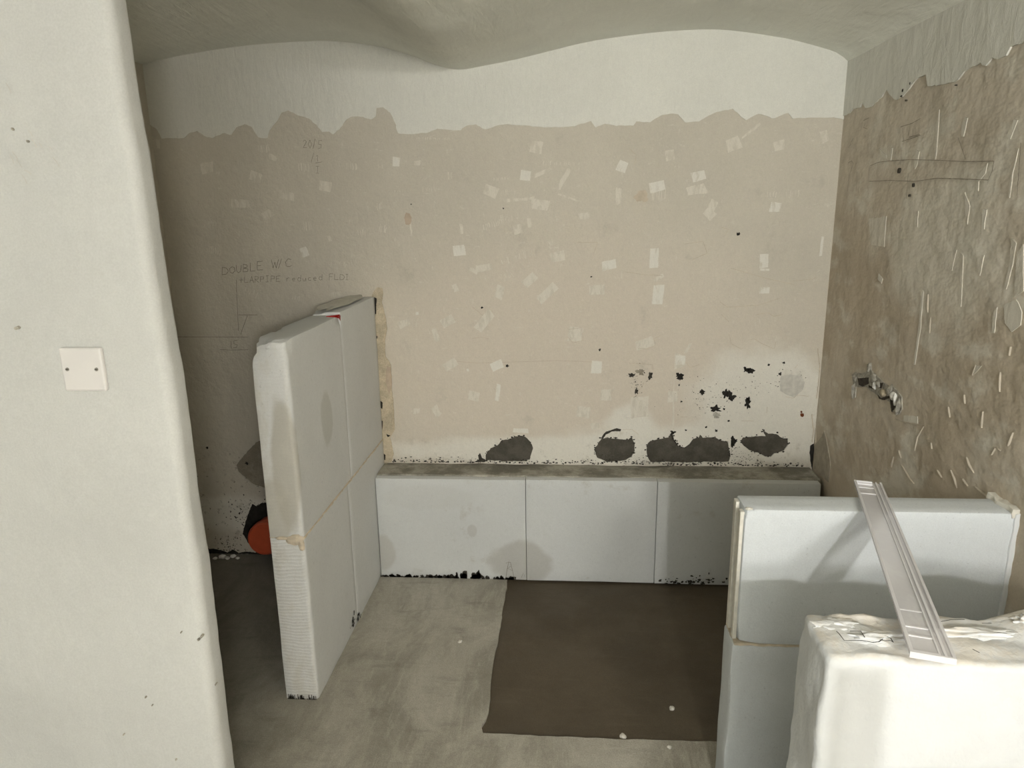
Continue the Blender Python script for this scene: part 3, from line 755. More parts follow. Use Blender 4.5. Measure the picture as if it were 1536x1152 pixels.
bpatch(ragged(BZ(ZS, [(630, 1030), (625, 1005), (637, 990), (648, 1020), (668, 1030), (668, 1044), (600, 1046)]), .006, .002, 90, True), 'mould_patch', 'char', .002)

# mould blots and small spots
def zb(z, x, y, rx, ry, seed, mat='mould', jag=.6, name='mould_blot', d=.0016):
    cx, cz = B(*z(x, y)); a = B(*z(x + rx, y)); b_ = B(*z(x, y - ry))
    return bpatch(blotch(cx, cz, abs(a[0] - cx), abs(b_[1] - cz), seed, 30, jag), name, mat, d)
for k, (x, y, rx, ry) in enumerate([(595, 362, 24, 22), (1018, 320, 15, 14), (1055, 326, 20, 16), (890, 472, 16, 30), (920, 490, 26, 26), (1030, 540, 17, 25), (1036, 505, 11, 14), (828, 572, 30, 20), (740, 462, 13, 13), (1165, 288, 8, 8), (1260, 274, 10, 5), (1240, 345, 9, 9), (878, 570, 7, 6), (605, 522, 6, 6), (592, 415, 5, 5), (935, 775, 16, 22), (555, 720, 12, 10), (955, 770, 10, 7), (935, 800, 9, 14), (830, 708, 8, 8)]):
    zb(Z6, x, y, rx, ry, 100 + k)
for k, (z, x, y, r_) in enumerate([(Z5, 798, 472, 9), (Z5, 646, 125, 5), (Z3, 890, 615, 8), (Z3, 98, 846, 4), (Z2, 630, 477, 4), (Z2, 1105, 846, 4), (Z2, 515, 1013, 5), (Z2, 132, 455, 4), (ZL, 242, 150, 9), (ZL, 528, 262, 10), (Z6, 85, 190, 7), (Z6, 636, 705, 6), (Z6, 765, 685, 6), (Z6, 908, 645, 7)]):
    zb(z, x, y, r_, r_ * .85, 150 + k, name='speck')
zb(Z6, 345, 330, 26, 18, 171, 'old_patch', .5, 'mould_blot', .0014)
zb(Z6, 405, 352, 12, 20, 172, 'char', .6); zb(Z6, 290, 355, 20, 12, 173, 'char', .6); zb(Z6, 318, 455, 10, 22, 174, 'char', .6)
zb(Z6, 1378, 608, 13, 12, 175, 'rust', .2, 'rust_spot'); zb(Z6, 1374, 588, 6, 7, 176, 'rust', .2, 'rust_spot')
zb(Z6, 832, 610, 24, 18, 177, 'rubble', .4, 'mould_blot', .0012)
bm = bmesh.new(); rs = random.Random(12)
for k in range(420):
    u = rs.uniform(-.83, 1.08); v = .497 + abs(rs.gauss(0, .010)); r_ = rs.uniform(.001, .0034)
    bm.faces.new([bm.verts.new((p.x, YB - .0011, p.y)) for p in blotch(u, v, r_ * 1.6, r_, k + 900, 7, .5)])
for k in range(520):
    x, y, sx, sy = rs.choice([(720, 470, 60, 55), (1000, 420, 90, 55), (345, 350, 45, 35), (320, 430, 14, 35), (1300, 400, 60, 40), (930, 850, 30, 40), (800, 520, 130, 60), (340, 890, 40, 18), (1000, 880, 60, 20), (150, 880, 60, 14)])
    u, v = B(*Z6(x + rs.gauss(0, sx), y + rs.gauss(0, sy)))
    if not (.51 < v < .98) or u > XR - .01: continue
    r_ = rs.choice([.0007, .0009, .0012, .0018])
    bm.faces.new([bm.verts.new((p.x, YB - .0010, p.y)) for p in blotch(u, v, r_ * 1.4, r_, k, 6, .4)])
obj('mould_specks', bm, 'char', wall_back)['kind'] = 'stuff'
bpatch(ragged(BZ(Z6, [(1235, 400), (1245, 360), (1300, 350), (1370, 352), (1395, 400), (1380, 450), (1330, 495), (1280, 480), (1240, 455)]), .008, .003, 181, True), 'pale_patch', plain('grey_white_plaster', (.56, .54, .48), .92, .1, 50, .4), .0012)
bpatch(ragged(BZ(Z6, [(90, 752), (120, 715), (190, 692), (222, 700), (215, 712), (160, 712), (120, 735), (98, 762)]), .005, .002, 182, True, 1.6), 'mould_patch', 'char', .002)
bpatch(ragged(BZ(Z6, [(565, 205), (625, 235), (630, 290), (560, 320), (560, 700), (545, 700)]), .01, .002, 183, True), 'pale_patch', 'residue', .0012)

# adhesive residue and scraped squares: (zoom, x, y, w, h, angle, kind)
MARKS = [
    (Z1, 402, 330, 62, 55, -4, 'o'), (Z1, 660, 378, 60, 50, 20, 'p'), (Z1, 820, 478, 100, 45, 10, 'p'), (Z1, 578, 520, 105, 45, 3, 'o'), (Z1, 920, 330, 60, 60, 0, 's'),
    (Z1, 1035, 430, 60, 55, 10, 'p'), (Z1, 1180, 320, 75, 50, 0, 's'), (Z1, 1418, 298, 40, 52, 4, 'w'), (Z1, 725, 585, 50, 45, -30, 'o'), (Z1, 710, 690, 60, 60, -35, 's'),
    (Z1, 420, 635, 70, 60, 15, 's'), (Z1, 945, 645, 50, 50, 0, 's'), (Z1, 925, 785, 40, 50, -20, 'w'), (Z1, 1235, 680, 45, 45, 0, 's'), (Z1, 1350, 660, 50, 50, 10, 's'),
    (Z1, 1330, 535, 35, 50, 0, 's'), (Z1, 1060, 712, 14, 30, -20, 'p'), (Z1, 440, 780, 90, 50, 10, 's'), (Z1, 640, 1000, 70, 50, 30, 's'), (Z1, 110, 200, 60, 50, 0, 'o'), (Z1, 705, 225, 70, 50, 0, 's'),
    (Z1, 755, 275, 40, 30, 20, 'o'), (Z1, 880, 1035, 50, 30, 10, 's'), (Z1, 1135, 850, 40, 30, 30, 's'), (Z1, 380, 1085, 50, 40, 0, 's'), (Z1, 1095, 1015, 60, 25, -10, 'o'),
    (Z2, 50, 228, 42, 50, 5, 'w'), (Z2, 165, 232, 30, 24, 0, 'o'), (Z2, 346, 294, 30, 55, 2, 's'), (Z2, 812, 146, 70, 60, 8, 'o'), (Z2, 562, 385, 75, 55, 20, 'p'), (Z2, 750, 300, 60, 55, 10, 'w'), (Z2, 630, 316, 110, 18, -4, 's'),
    (Z2, 935, 235, 180, 24, 3, 's'), (Z2, 850, 280, 90, 20, -22, 'o'), (Z2, 955, 320, 120, 26, -58, 'p'), (Z2, 985, 420, 130, 10, 20, 'o'), (Z2, 720, 430, 170, 16, -6, 'o'), (Z2, 830, 455, 110, 55, 8, 'o'), (Z2, 655, 390, 80, 30, 0, 's'),
    (Z2, 1272, 252, 52, 62, 20, 'w'), (Z2, 1460, 362, 80, 55, -12, 'w'), (Z2, 1065, 520, 55, 35, -8, 'o'), (Z2, 706, 588, 48, 50, -12, 'p'), (Z2, 770, 555, 20, 50, -5, 'p'), (Z2, 600, 555, 170, 40, -14, 's'), (Z2, 640, 525, 60, 40, 0, 's'),
    (Z2, 392, 702, 62, 55, -6, 'w'), (Z2, 675, 750, 110, 42, -16, 's'), (Z2, 770, 720, 70, 50, -10, 's'), (Z2, 925, 738, 75, 55, -10, 'p'), (Z2, 1200, 785, 75, 48, -12, 'w'), (Z2, 1445, 745, 46, 110, 2, 'w'), (Z2, 1466, 942, 58, 100, 2, 'w'),
    (Z2, 648, 840, 75, 60, -30, 's'), (Z2, 772, 865, 80, 48, -40, 'p'), (Z2, 868, 935, 120, 48, -42, 'p'), (Z2, 610, 930, 40, 75, 18, 'p'), (Z2, 530, 1085, 120, 50, -48, 'p'), (Z2, 330, 1085, 70, 48, -28, 'p'), (Z2, 92, 1098, 60, 36, -20, 'o'), (Z2, 1135, 918, 75, 50, 0, 'o'),
    (Z2, 530, 795, 90, 40, -10, 'o'), (Z2, 470, 815, 40, 22, 30, 'o'), (Z2, 405, 590, 16, 60, -6, 'o'), (Z2, 370, 910, 30, 40, -20, 'o'), (Z2, 130, 590, 8, 55, -4, 'o'), (Z2, 235, 375, 80, 30, 0, 's'), (Z2, 250, 100, 190, 14, 3, 's'), (Z2, 890, 660, 26, 30, -30, 'o'), (Z2, 165, 1045, 16, 16, 0, 'w'), (Z2, 60, 385, 40, 12, 0, 's'),
    (Z3, 522, 190, 45, 55, -12, 'p'), (Z3, 676, 302, 75, 52, -14, 'w'), (Z3, 868, 130, 70, 60, -20, 'o'), (Z3, 1108, 140, 60, 50, -12, 'o'), (Z3, 660, 380, 110, 50, -12, 'o'), (Z3, 660, 408, 150, 8, -3, 'o'), (Z3, 735, 505, 60, 55, 40, 'o'), (Z3, 755, 455, 40, 45, 30, 'o'),
    (Z3, 1090, 472, 56, 50, 6, 'w'), (Z3, 1075, 400, 50, 40, 0, 's'), (Z3, 1185, 400, 70, 50, 0, 's'), (Z3, 1028, 758, 46, 75, -4, 'w'), (Z3, 1030, 920, 52, 34, 0, 'w'), (Z3, 245, 410, 30, 90, 0, 'o'), (Z3, 960, 60, 120, 14, -36, 'o'), (Z3, 460, 850, 60, 22, -30, 'o'), (Z3, 1030, 810, 50, 12, 0, 'w'),
    (Z3, 1340, 680, 14, 110, 2, 'w'), (Z3, 1350, 90, 40, 60, -20, 'o'), (Z3, 460, 400, 80, 70, 0, 's'), (Z3, 130, 915, 80, 50, 5, 'o'), (Z3, 1080, 410, 260, 8, 2, 'o'),
    (Z5, 460, 465, 80, 45, -28, 'p'), (Z5, 735, 470, 75, 52, -24, 'w'), (Z5, 600, 650, 65, 55, 15, 'p'), (Z5, 742, 630, 24, 100, 8, 'w'), (Z5, 372, 290, 30, 75, -18, 'o'), (Z5, 180, 222, 65, 30, -22, 'o'), (Z5, 1250, 745, 75, 70, 6, 'o'), (Z5, 1200, 288, 80, 85, 10, 'o'), (Z5, 1330, 480, 60, 70, 5, 'w'), (Z5, 565, 498, 14, 14, 0, 'w'),
    (Z5, 260, 740, 40, 30, 0, 'o'), (Z5, 380, 740, 40, 60, -30, 'o'), (Z5, 880, 858, 90, 26, 4, 'w'), (Z5, 1320, 830, 60, 40, -10, 'o'),
    (Z6, 68, 310, 70, 75, 14, 'w'), (Z6, 550, 490, 60, 70, 0, 'o'), (Z6, 340, 560, 120, 130, 0, 'o'), (Z6, 375, 150, 120, 60, -20, 'o'), (Z6, 600, 260, 60, 60, 0, 'w'), (Z6, 650, 180, 20, 70, 25, 'o'), (Z6, 200, 730, 130, 30, -4, 'w'), (Z6, 120, 480, 60, 60, 0, 'o'),
]
rs = random.Random(2); seen = []
for k, (z, x, y, w, h, ang, kind) in enumerate(MARKS):
    cx, cz = B(*z(x, y))
    if any(abs(cx - p) < .025 and abs(cz - q) < .025 for p, q in seen): continue
    seen.append((cx, cz)); ex = B(*z(x + w / 2, y)); ey = B(*z(x, y - h / 2))
    hw, hh = abs(ex[0] - cx), abs(ey[1] - cz); a = rad(-ang)
    def P(u, v): return (cx + u * math.cos(a) - v * math.sin(a), cz + u * math.sin(a) + v * math.cos(a))
    if kind == 's':
        bm = bmesh.new(); n = max(3, int(hw * 2 / .009))
        for i in range(n):
            u = -hw + 2 * hw * (i + rs.random() * .7) / n; t0 = rs.uniform(-1, -.5) * hh; t1 = rs.uniform(.4, 1) * hh
            ribbon(bm, [P(u, t0), P(u + rs.uniform(-.002, .002), (t0 + t1) / 2), P(u + rs.uniform(-.003, .003), t1)], rs.uniform(.0015, .0045), on_back(.0009))
        obj('comb_mark', bm, 'residue', wall_back)['kind'] = 'stuff'
    else:
        j = .10 if kind != 'o' else .22
        q = [(-hw, -hh), (hw, -hh), (hw, hh), (-hw, hh)]
        q = [P(u * (1 + rs.uniform(-j, j)), v * (1 + rs.uniform(-j, j))) for u, v in q]
        lp = ragged(q, .005, .0022 if kind != 'o' else .004, 200 + k, True)
        bpatch(lp, 'adhesive_mark', {'p': 'residue', 'w': 'residue_w', 'o': 'residue'}[kind], .0013 + k * 4e-6 if kind != 'o' else .0006 + k * 3e-6)
zb(Z2, 115, 535, 20, 32, 301, 'residue_d', .2, 'stain', .0009); zb(Z2, 1375, 412, 35, 28, 302, plain('soft_grey_stain', (.52, .45, .35), .95, .1, 30, .2), .4, 'stain', .0007)

# pencil writing on the back wall
FONT = {
    'D': [[(0, 0), (.02, 1), (.5, .9), (.7, .5), (.5, .1), (0, 0)]], 'O': [[(.35, .85), (.05, .6), (.1, .15), (.4, 0), (.65, .3), (.6, .7), (.35, .85)]],
    'U': [[(0, 1), (.05, .3), (.25, 0), (.5, .2), (.6, 1)]], 'B': [[(0, 0), (0, 1), (.45, .9), (.45, .6), (0, .5), (.55, .4), (.5, .05), (0, 0)]],
    'L': [[(0, 1), (.02, 0), (.6, .05)]], 'E': [[(.6, 1), (0, .95), (0, 0), (.6, .02)], [(0, .5), (.45, .52)]], 'W': [[(0, 1), (.2, 0), (.4, .7), (.55, 0), (.8, 1)]],
    '/': [[(0, -.1), (.35, 1.1)]], 'C': [[(.65, .9), (.3, 1), (.02, .6), (.1, .1), (.4, 0), (.7, .15)]], 'A': [[(0, 0), (.3, 1), (.6, 0)], [(.12, .4), (.5, .4)]],
    'R': [[(0, 0), (0, 1), (.5, .9), (.45, .55), (0, .5), (.6, 0)]], 'S': [[(.55, .9), (.2, 1), (.05, .7), (.5, .4), (.45, .05), (0, .05)]],
    'P': [[(0, 0), (.02, 1), (.5, .95), (.5, .55), (.02, .5)]], 'I': [[(.25, 0), (.25, 1)], [(.05, 1), (.45, 1)], [(.05, 0), (.45, 0)]],
    'F': [[(0, 0), (0, 1), (.6, 1)], [(0, .55), (.45, .55)]], '1': [[(.05, .8), (.25, 1), (.25, 0)]], '2': [[(0, .8), (.3, 1), (.5, .75), (0, 0), (.6, .03)]],
    '0': [[(.3, 1), (.02, .5), (.3, 0), (.55, .5), (.3, 1)]], '5': [[(.6, 1), (.1, 1), (.08, .55), (.5, .5), (.5, .1), (0, 0)]], '+': [[(.3, .9), (.3, .1)], [(0, .5), (.6, .5)]],
    'r': [[(0, .6), (0, 0)], [(0, .4), (.2, .6), (.4, .55)]], 'e': [[(0, .3), (.45, .35), (.3, .6), (.05, .45), (.1, .05), (.45, .05)]], 'd': [[(.5, 1), (.5, 0)], [(.5, .5), (.15, .6), (.02, .25), (.25, 0), (.5, .15)]],
    'u': [[(0, .6), (.05, .1), (.3, 0), (.45, .6), (.5, 0)]], 'c': [[(.45, .55), (.1, .55), (.02, .2), (.2, 0), (.45, .08)]], 's': [[(.4, .6), (.1, .5), (.4, .2), (.02, 0)]],
}
def handwriting(z, text, x0, y0, x1, y1, h, seed, fm, w=.0026, pl=B, mat='pencil', parent=None):
    """letters run from (x0,y0) to (x1,y1) along the base line; returns one part with the words"""
    rs = random.Random(seed); bm = bmesh.new(); n = len(text)
    for i, ch in enumerate(text):
        if ch == ' ': continue
        t = i / n; bx = x0 + (x1 - x0) * t; by = y0 + (y1 - y0) * t; cw = (x1 - x0) / n * .82; hh = h * rs.uniform(.88, 1.1); jy = rs.uniform(-.06, .06) * h
        for st in FONT[ch]:
            q = densify([(bx + p[0] / .65 * cw, by + jy - p[1] * hh) for p in st], 5)
            ribbon(bm, [pl(*z(p.x + rs.uniform(-1, 1), p.y + rs.uniform(-1, 1))) for p in q], w, fm)
    return obj('pencil_writing', bm, mat, parent or wall_back)
ZW = zoomer(330, 380, 5.689)
o = handwriting(ZW, 'DOUBLE W/C', 20, 180, 620, 108, 70, 1, on_back(.0026)); o['kind'] = 'stuff'; o['label'] = 'handwritten pencil words DOUBLE W/C'
o = handwriting(ZW, '+LARPIPE reduced FLDI', 165, 252, 1115, 222, 50, 2, on_back(.0026), .0022); o['kind'] = 'stuff'; o['label'] = 'second line of pencil handwriting'
o = handwriting(Z1, '20/5', 918, 222, 1025, 225, 46, 3, on_back(.0026), .0020); o['kind'] = 'stuff'
o = handwriting(Z1, '1', 985, 298, 1020, 298, 36, 4, on_back(.0026), .0020); o['kind'] = 'stuff'
o = handwriting(Z1, 'I', 985, 358, 1020, 358, 36, 5, on_back(.0026), .0016); o['kind'] = 'stuff'
def strokes(z, lines, w, fm, pl, parent, mat='pencil', name='pencil_line'):
    bm = bmesh.new()
    for s_ in lines: ribbon(bm, [pl(*z(p.x + noise.noise(Vector((p.x * .03, p.y * .03, 2))) * 3, p.y)) for p in densify(s_, 12)], w, fm)
    o = obj(name, bm, mat, parent); o['kind'] = 'stuff'; return o
strokes(Z1, [[(962, 300), (974, 250)], [(985, 305), (1022, 298)]], .0018, on_back(.0026), B, wall_back)
strokes(ZW, [[(140, 225), (160, 660)], [(235, 530), (178, 692)], [(160, 525), (320, 525)], [(-420, 712), (240, 715)], [(0, 820), (90, 825), (240, 822)], [(95, 745), (100, 810)], [(150, 740), (120, 745), (120, 770), (150, 780), (140, 805), (115, 805)]], .0022, on_back(.0024), B, wall_back)
# hairline cracks and the score line across the wall
strokes(Z5, [[(500, 445), (620, 455), (780, 450), (900, 447), (1100, 440), (1340, 450)], [(590, 120), (640, 160), (655, 175)], [(690, 310), (640, 300), (590, 308)], [(1160, 255), (1240, 245), (1250, 320), (1190, 335), (1160, 300)]], .0013, on_back(.0012), B, wall_back, 'residue_d', 'hairline_crack')
strokes(Z6, [[(910, 90), (925, 150), (985, 185), (1000, 178)], [(1030, 130), (1070, 120), (1120, 150), (1200, 185), (1210, 140)], [(600, 290), (640, 270), (660, 305), (720, 285)], [(270, 275), (420, 285), (425, 320)], [(330, 180), (390, 185), (440, 160), (430, 120), (470, 100)], [(325, 480), (350, 430), (365, 400)], [(1330, 310), (1350, 285)], [(1270, 490), (1320, 500), (1350, 480), (1420, 488)], [(1150, 595), (1155, 555)], [(990, 645), (1070, 645)], [(600, 620), (650, 620)], [(230, 700), (290, 700), (330, 730)]], .0016, on_back(.0015), B, wall_back, 'smear', 'hairline_crack')
strokes(Z3, [[(800, 1050), (840, 1090)], [(990, 1050), (1050, 1040), (1080, 1060), (1130, 1050)], [(1180, 870), (1290, 860), (1310, 850)], [(600, 670), (700, 655), (720, 720), (640, 755)], [(20, 660), (130, 660), (110, 720)], [(280, 820), (380, 835), (480, 840)], [(800, 580), (840, 590), (820, 620)], [(850, 800), (1060, 860), (1200, 890)], [(790, 980), (830, 1010), (1000, 1000), (1120, 960)], [(300, 150), (340, 190), (330, 240)]], .0015, on_back(.0012), B, wall_back, 'smear', 'hairline_crack')

# dark crack down the corner
lp = ragged(RZ(zoomer(1186, 250, 2.56), [(72, 1075), (90, 1062), (92, 1100), (86, 1130), (95, 1152), (80, 1160), (74, 1120)]), .006, .003, 401, True)
bpatch(ragged(BZ(Z6, [(1432, 800), (1452, 790), (1455, 850), (1465, 900), (1475, 935), (1440, 955), (1430, 900), (1426, 850)]), .006, .003, 402, True), 'dark_void', 'mould', .006)
strokes(Z6, [[(1478, 180), (1490, 300), (1480, 420), (1470, 500)], [(1440, 600), (1450, 700), (1440, 780)]], .003, on_back(.004), B, wall_back, 'smear', 'hairline_crack')

# ------------------------------------------------------------------ details on the right wall
def rpatch(lp, name, mat, d=.003, lab=None):
    o = prism(lp, on_right(d), on_right(-.004), name, mat, wall_right)
    if lab: o['label'] = lab
    return o
strokes(Z4, [[(420, 905), (480, 880), (560, 870), (700, 862), (900, 865), (1100, 875), (1315, 872)], [(415, 905), (408, 1015)], [(408, 1018), (560, 1010), (740, 1018), (900, 995), (1060, 1000), (1275, 1008)], [(1315, 872), (1300, 950), (1275, 1008)], [(258, 885), (285, 870), (298, 890), (265, 980), (250, 1140)], [(325, 950), (318, 1090)], [(105, 1035), (150, 1035), (170, 960)], [(270, 760), (298, 705)], [(262, 775), (285, 745)], [(640, 625), (720, 600), (785, 565)], [(650, 730), (785, 685)], [(655, 630), (660, 730)], [(700, 650), (695, 690)], [(730, 640), (728, 690)], [(700, 700), (780, 680)], [(370, 580), (410, 560)], [(385, 600), (370, 630), (400, 640)], [(695, 960), (680, 1140)], [(1055, 700), (1110, 860)], [(1510, 740), (1495, 950), (1480, 1120)], [(645, 770), (640, 900)]], .0024, on_right(.0052), R, wall_right, 'pencil_soft')
rr_ = random.Random(5)
for k, (x, y, rx, ry) in enumerate([(625, 940, 16, 20), (700, 1120, 7, 10), (728, 1045, 7, 15), (655, 362, 9, 14), (708, 312, 5, 10), (645, 405, 12, 8), (675, 435, 5, 6), (1035, 325, 5, 6)]):
    cx, cz = R(*Z4(x, y)); a = R(*Z4(x + rx, y)); b_ = R(*Z4(x, y - ry))
    rpatch(blotch(cx, cz, abs(a[0] - cx) * .55, abs(b_[1] - cz) * .8, 410 + k, 14, .3), 'speck', 'char', .0062)
ZR = zoomer(1186, 250, 2.56)
for k, (z, pts, mt) in enumerate([
    (Z4, [(1070, 690), (1068, 620), (1095, 555), (1115, 560), (1100, 640), (1085, 690)], 'scrape'), (Z4, [(1390, 705), (1450, 570), (1478, 575), (1420, 715)], 'scrape'),
    (Z4, [(550, 865), (560, 775), (575, 780), (560, 870)], 'scrape'), (Z4, [(725, 900), (745, 790), (768, 800), (750, 900), (735, 930)], 'scrape'), (Z4, [(1175, 1080), (1185, 980), (1260, 885), (1240, 960), (1195, 1020), (1190, 1090)], 'scrape'),
    (Z4, [(475, 780), (525, 825), (530, 855), (495, 840)], 'scrape'), (Z4, [(875, 860), (885, 640), (910, 500), (900, 700), (885, 860)], 'residue'), (Z4, [(1405, 1130), (1430, 950), (1480, 780), (1440, 960), (1415, 1140)], 'residue'),
    (ZR, [(505, 470), (512, 480), (500, 620), (480, 760), (474, 760), (494, 600)], 'scrape'), (ZR, [(820, 530), (870, 510), (890, 560), (885, 610), (850, 635), (825, 600)], 'scrape'), (ZR, [(740, 160), (755, 165), (745, 240), (735, 235)], 'scrape'),
    (ZR, [(655, 330), (665, 340), (655, 540), (648, 530)], 'residue'), (ZR, [(780, 560), (795, 540), (785, 640), (775, 640)], 'residue'), (ZR, [(570, 330), (640, 320), (620, 400), (575, 390)], 'residue'), (ZR, [(300, 200), (370, 190), (360, 310), (310, 300)], 'residue'),
    (ZR, [(850, 270), (870, 290), (860, 360), (830, 470), (820, 460), (845, 360)], 'residue'), (ZR, [(340, 410), (355, 430), (350, 450), (335, 430)], 'scrape'), (ZR, [(720, 345), (745, 340), (730, 420), (715, 400)], 'residue'), (ZR, [(700, 800), (710, 760), (735, 765), (715, 790)], 'residue'),
    (ZR, [(435, 955), (490, 960), (490, 985), (435, 982)], 'scrape'), (ZR, [(870, 330), (896, 300), (896, 480), (860, 500)], 'residue'), (ZR, [(480, 170), (492, 170), (488, 230), (478, 230)], 'residue'), (ZR, [(670, 100), (690, 150), (680, 220), (672, 180)], 'residue'),
]):
    rpatch(ragged(RZ(z, pts), .012, .003, 430 + k, True), 'scraped_mark', mt, .0016 + k * 1e-5)
# ridges of trowelled plaster left standing
ZQ8 = zoomer(1210, 520, 4.43)
for k, (z, pts) in enumerate([
    (ZQ8, [(1065, 735), (1085, 790), (1115, 840)]), (ZQ8, [(580, 730), (565, 800)]), (ZQ8, [(635, 790), (690, 880), (715, 910)]), (ZQ8, [(1120, 930), (1180, 980), (1250, 1030)]), (ZQ8, [(720, 690), (740, 600), (780, 530)]), (ZQ8, [(1375, 570), (1350, 640), (1340, 660)]),
    (ZQ8, [(1130, 120), (1105, 190)]), (ZQ8, [(1175, 430), (1165, 540)]), (ZQ8, [(1360, 0), (1350, 60)]), (ZQ8, [(85, 10), (75, 240)]), (ZQ8, [(60, 540), (65, 700)]), (ZQ8, [(945, 400), (955, 470)]), (ZQ8, [(1290, 170), (1285, 300)]), (ZQ8, [(1050, 320), (1055, 380)]), (ZQ8, [(615, 690), (630, 740)]), (ZQ8, [(830, 640), (835, 680)]),
    (ZQ8, [(590, 480), (660, 500), (720, 515), (780, 520)]), (ZQ8, [(1230, 720), (1260, 670), (1290, 690)]), (ZQ8, [(870, 820), (900, 870)]), (ZQ8, [(960, 820), (985, 880), (1000, 940)]), (ZQ8, [(1040, 880), (1075, 930)]), (ZR, [(540, 580), (535, 640)]), (ZR, [(530, 490), (528, 560)]), (ZR, [(120, 420), (100, 560), (105, 760), (90, 900)]),
]):
    c2 = densify(RZ(z, pts), .012); bm = bmesh.new(); n = len(c2); rows = []
    for i, p in enumerate(c2):
        a = c2[max(0, i - 1)]; b_ = c2[min(n - 1, i + 1)]; t = (b_ - a).normalized(); nn = Vector((-t.y, t.x))
        kk = math.sin(math.pi * (i + .5) / n) ** .5; wv = .0042 * kk * (1 + .5 * noise.noise(Vector((p.x * 50, p.y * 50, 0)))); hv = .0008 + .0030 * kk
        rows.append([bm.verts.new(on_right(-.004)(*(p + nn * wv))), bm.verts.new(on_right(hv)(*(p + nn * wv * .2))), bm.verts.new(on_right(hv * .7)(*(p - nn * wv * .4))), bm.verts.new(on_right(-.004)(*(p - nn * wv)))])
    for r0_, r1_ in zip(rows, rows[1:]):
        for i in range(3): bm.faces.new((r0_[i], r0_[i + 1], r1_[i + 1], r1_[i]))
    bm.faces.new(rows[0]); bm.faces.new(rows[-1])
    obj('plaster_ridge', bm, 'tan_ridge', wall_right, 50)
# broken-out hole with rubble
ZH = zoomer(1250, 520, 9.6)
rpatch(ragged(RZ(ZH, [(280, 400), (330, 370), (420, 400), (500, 350), (500, 250), (545, 250), (560, 340), (600, 390), (660, 440), (740, 520), (800, 570), (880, 580), (940, 640), (1000, 720), (1000, 900), (950, 980), (900, 930), (850, 930), (830, 800), (760, 750), (680, 750), (620, 680), (560, 640), (480, 570), (400, 570), (340, 570), (325, 740), (290, 730), (275, 650), (300, 560)]), .008, .003, 480, True, 1.4), 'wall_hole', 'rubble', .004, 'broken out hole with grey rubble')
for k, (pts, mt, d_) in enumerate([([(370, 460), (520, 445), (525, 530), (440, 575), (385, 550)], 'dark_hole', .0055), ([(660, 690), (700, 740), (820, 710), (830, 745), (740, 765), (680, 750)], 'dark_hole', .0055), ([(840, 760), (920, 800), (920, 860), (860, 935), (850, 850)], 'dark_hole', .0055), ([(530, 560), (600, 590), (580, 605), (530, 590)], 'dark_hole', .0055), ([(690, 520), (740, 520), (710, 600), (670, 590)], 'dark_hole', .0055)]):
    rpatch(ragged(RZ(ZH, pts), .005, .002, 490 + k, True), 'dark_void', mt, d_)
for k, (x, y, r1, r2, mt) in enumerate([(620, 560, .010, .014, 'rubble_w'), (670, 545, .016, .014, 'rubble'), (740, 670, .020, .014, 'smear'), (880, 710, .018, .014, 'rubble_w'), (920, 760, .008, .022, 'rubble_w'), (330, 450, .016, .014, 'rubble'), (600, 450, .02, .016, 'rubble'), (840, 620, .014, .018, 'rubble'), (960, 860, .010, .03, 'rubble'), (310, 640, .006, .03, 'rubble'), (540, 290, .008, .016, 'rubble')]):
    cy, cz = R(*ZH(x, y)); lump('rubble_chunk', (XR - .004, cy, cz), (.009, r1, r2), mt, wall_right, 60 + k, 2, .6, 1.8)
lp = [(2.93, .50), (3.10, .50), (3.12, .60), (3.06, .66), (3.02, .70), (2.96, .64), (2.92, .58)]
rpatch(ragged(lp, .012, .006, 499, True), 'mortar_patch', plain('grey_tan_smear', (.40, .36, .29), .92, .15, 30, .4), .0035, 'grey mortar smear by the end of the ledge')

# ------------------------------------------------------------------ marks on the left wall
def LP(x, y): p = hit(x, y, 1, YN); return (p.x, p.z)
rs = random.Random(31)
for k, (x, y, r_) in enumerate([(29, 491, 2.6), (26, 492, 2.2), (21, 194, 1.8), (44, 212, 1.8), (304, 953, 2.2), (299, 958, 2.0), (273, 947, 1.2), (220, 1044, 1.4), (266, 1137, 1.6), (230, 1056, 1.2), (187, 1100, 1.2), (325, 1025, 1.2)]):
    cx, cz = LP(x, y); a = (LP(x + r_, y)[0] - cx) * .75
    prism(blotch(cx, cz, a, a * 1.2, 510 + k, 12, .3), lambda u, v: (u, YN - .0062, v), lambda u, v: (u, YN + .003, v), 'speck', 'rubble', wall_left)
bm = bmesh.new()
for (x0, y0, x1, y1) in [(12, 125, 20, 140), (22, 228, 30, 240), (28, 240, 36, 252), (36, 262, 44, 276), (50, 208, 58, 222), (62, 215, 66, 222), (76, 220, 82, 226), (82, 236, 92, 250), (40, 255, 50, 262), (18, 232, 24, 246), (45, 195, 52, 205)]:
    ribbon(bm, [LP(x0, y0), LP((x0 + x1) / 2 + 1, (y0 + y1) / 2), LP(x1, y1)], .0016, lambda u, v: (u, YN - .0055, v))
obj('scuff_marks', bm, plain('faint_grey_scuff', (.52, .50, .46), .9, .1, 40, .1), wall_left)['kind'] = 'stuff'

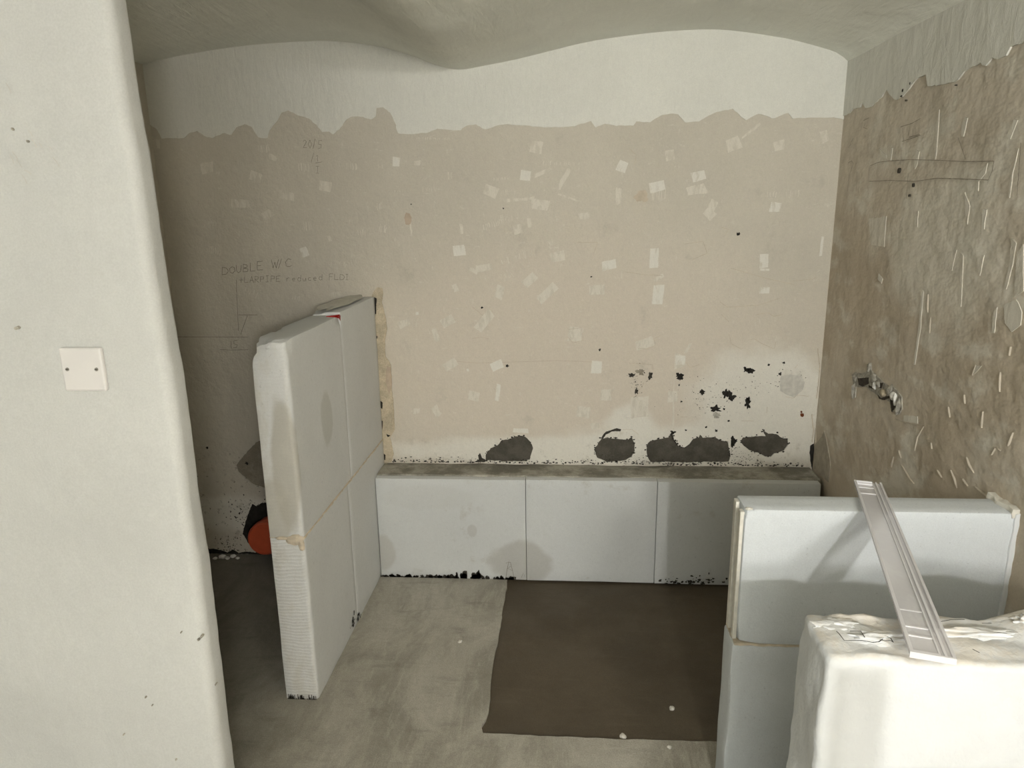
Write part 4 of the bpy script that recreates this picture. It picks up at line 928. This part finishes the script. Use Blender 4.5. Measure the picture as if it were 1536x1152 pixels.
# ------------------------------------------------------------------ behind the camera: the spotlight under the vault
dirv = (LAMP_AIM - LAMP).normalized(); back = LAMP - dirv * .03
lamp = thing('ceiling_spotlight', 'white ceiling spotlight hanging under the vault behind the camera', 'lamp', (LAMP.x, LAMP.y, vault_z(LAMP.x, LAMP.y)))
zt = vault_z(LAMP.x, LAMP.y)
bm = bmesh.new(); tube(bm, (LAMP.x, LAMP.y - .06, zt - .03), (LAMP.x, LAMP.y - .06, zt + .01), .05); obj('base', bm, 'metal_white', lamp, 40)
bm = bmesh.new(); tube(bm, (LAMP.x, LAMP.y - .06, zt - .02), back - dirv * .03, .008); obj('arm', bm, 'metal_white', lamp, 40)
bm = bmesh.new(); tube(bm, back - dirv * .12, back, .05, .058, 28, False); tube(bm, back - dirv * .125, back - dirv * .12, .05, .05, 28, True); obj('lamp_can', bm, 'metal_white', lamp, 40)

# ------------------------------------------------------------------ beside the camera: unseen timber stud, added to cast a shade patch on the plastered partition
stud = thing('shade_stud', 'added timber stud out of view that casts shade on the plastered partition', 'timber', (.4935, .45, 0))
box('post', .459, .528, .428, .472, 0.02, 1.153, 'timber', stud, .003)
box('foot_plate', .42, .57, .38, .52, 0, .02, 'timber', stud, .003)

# ------------------------------------------------------------------ behind the camera: an opal globe under the vault
gl = thing('globe_lamp', 'round opal glass ceiling lamp hanging under the vault behind the camera', 'lamp', (GLOBE.x, GLOBE.y, vault_z(GLOBE.x, GLOBE.y)))
t = NT('glowing_opal_glass'); t.b.inputs['Emission Color'].default_value = (1, .975, .93, 1); t.b.inputs['Emission Strength'].default_value = GLOBE_E; t.done((.9, .9, .88), .3)
bm = bmesh.new(); bmesh.ops.create_icosphere(bm, subdivisions=3, radius=GLOBE_R)
for v in bm.verts: v.co += GLOBE
obj('globe', bm, t.m, gl, 60)
bm = bmesh.new(); tube(bm, GLOBE + Vector((0, 0, GLOBE_R - .01)), GLOBE + Vector((0, 0, GLOBE_R + .03)), .045, .04); obj('holder', bm, 'metal_white', gl, 40)
bm = bmesh.new(); tube(bm, GLOBE + Vector((0, 0, GLOBE_R + .03)), (GLOBE.x, GLOBE.y, vault_z(GLOBE.x, GLOBE.y) + .02), .055); obj('base', bm, 'metal_white', gl, 40)
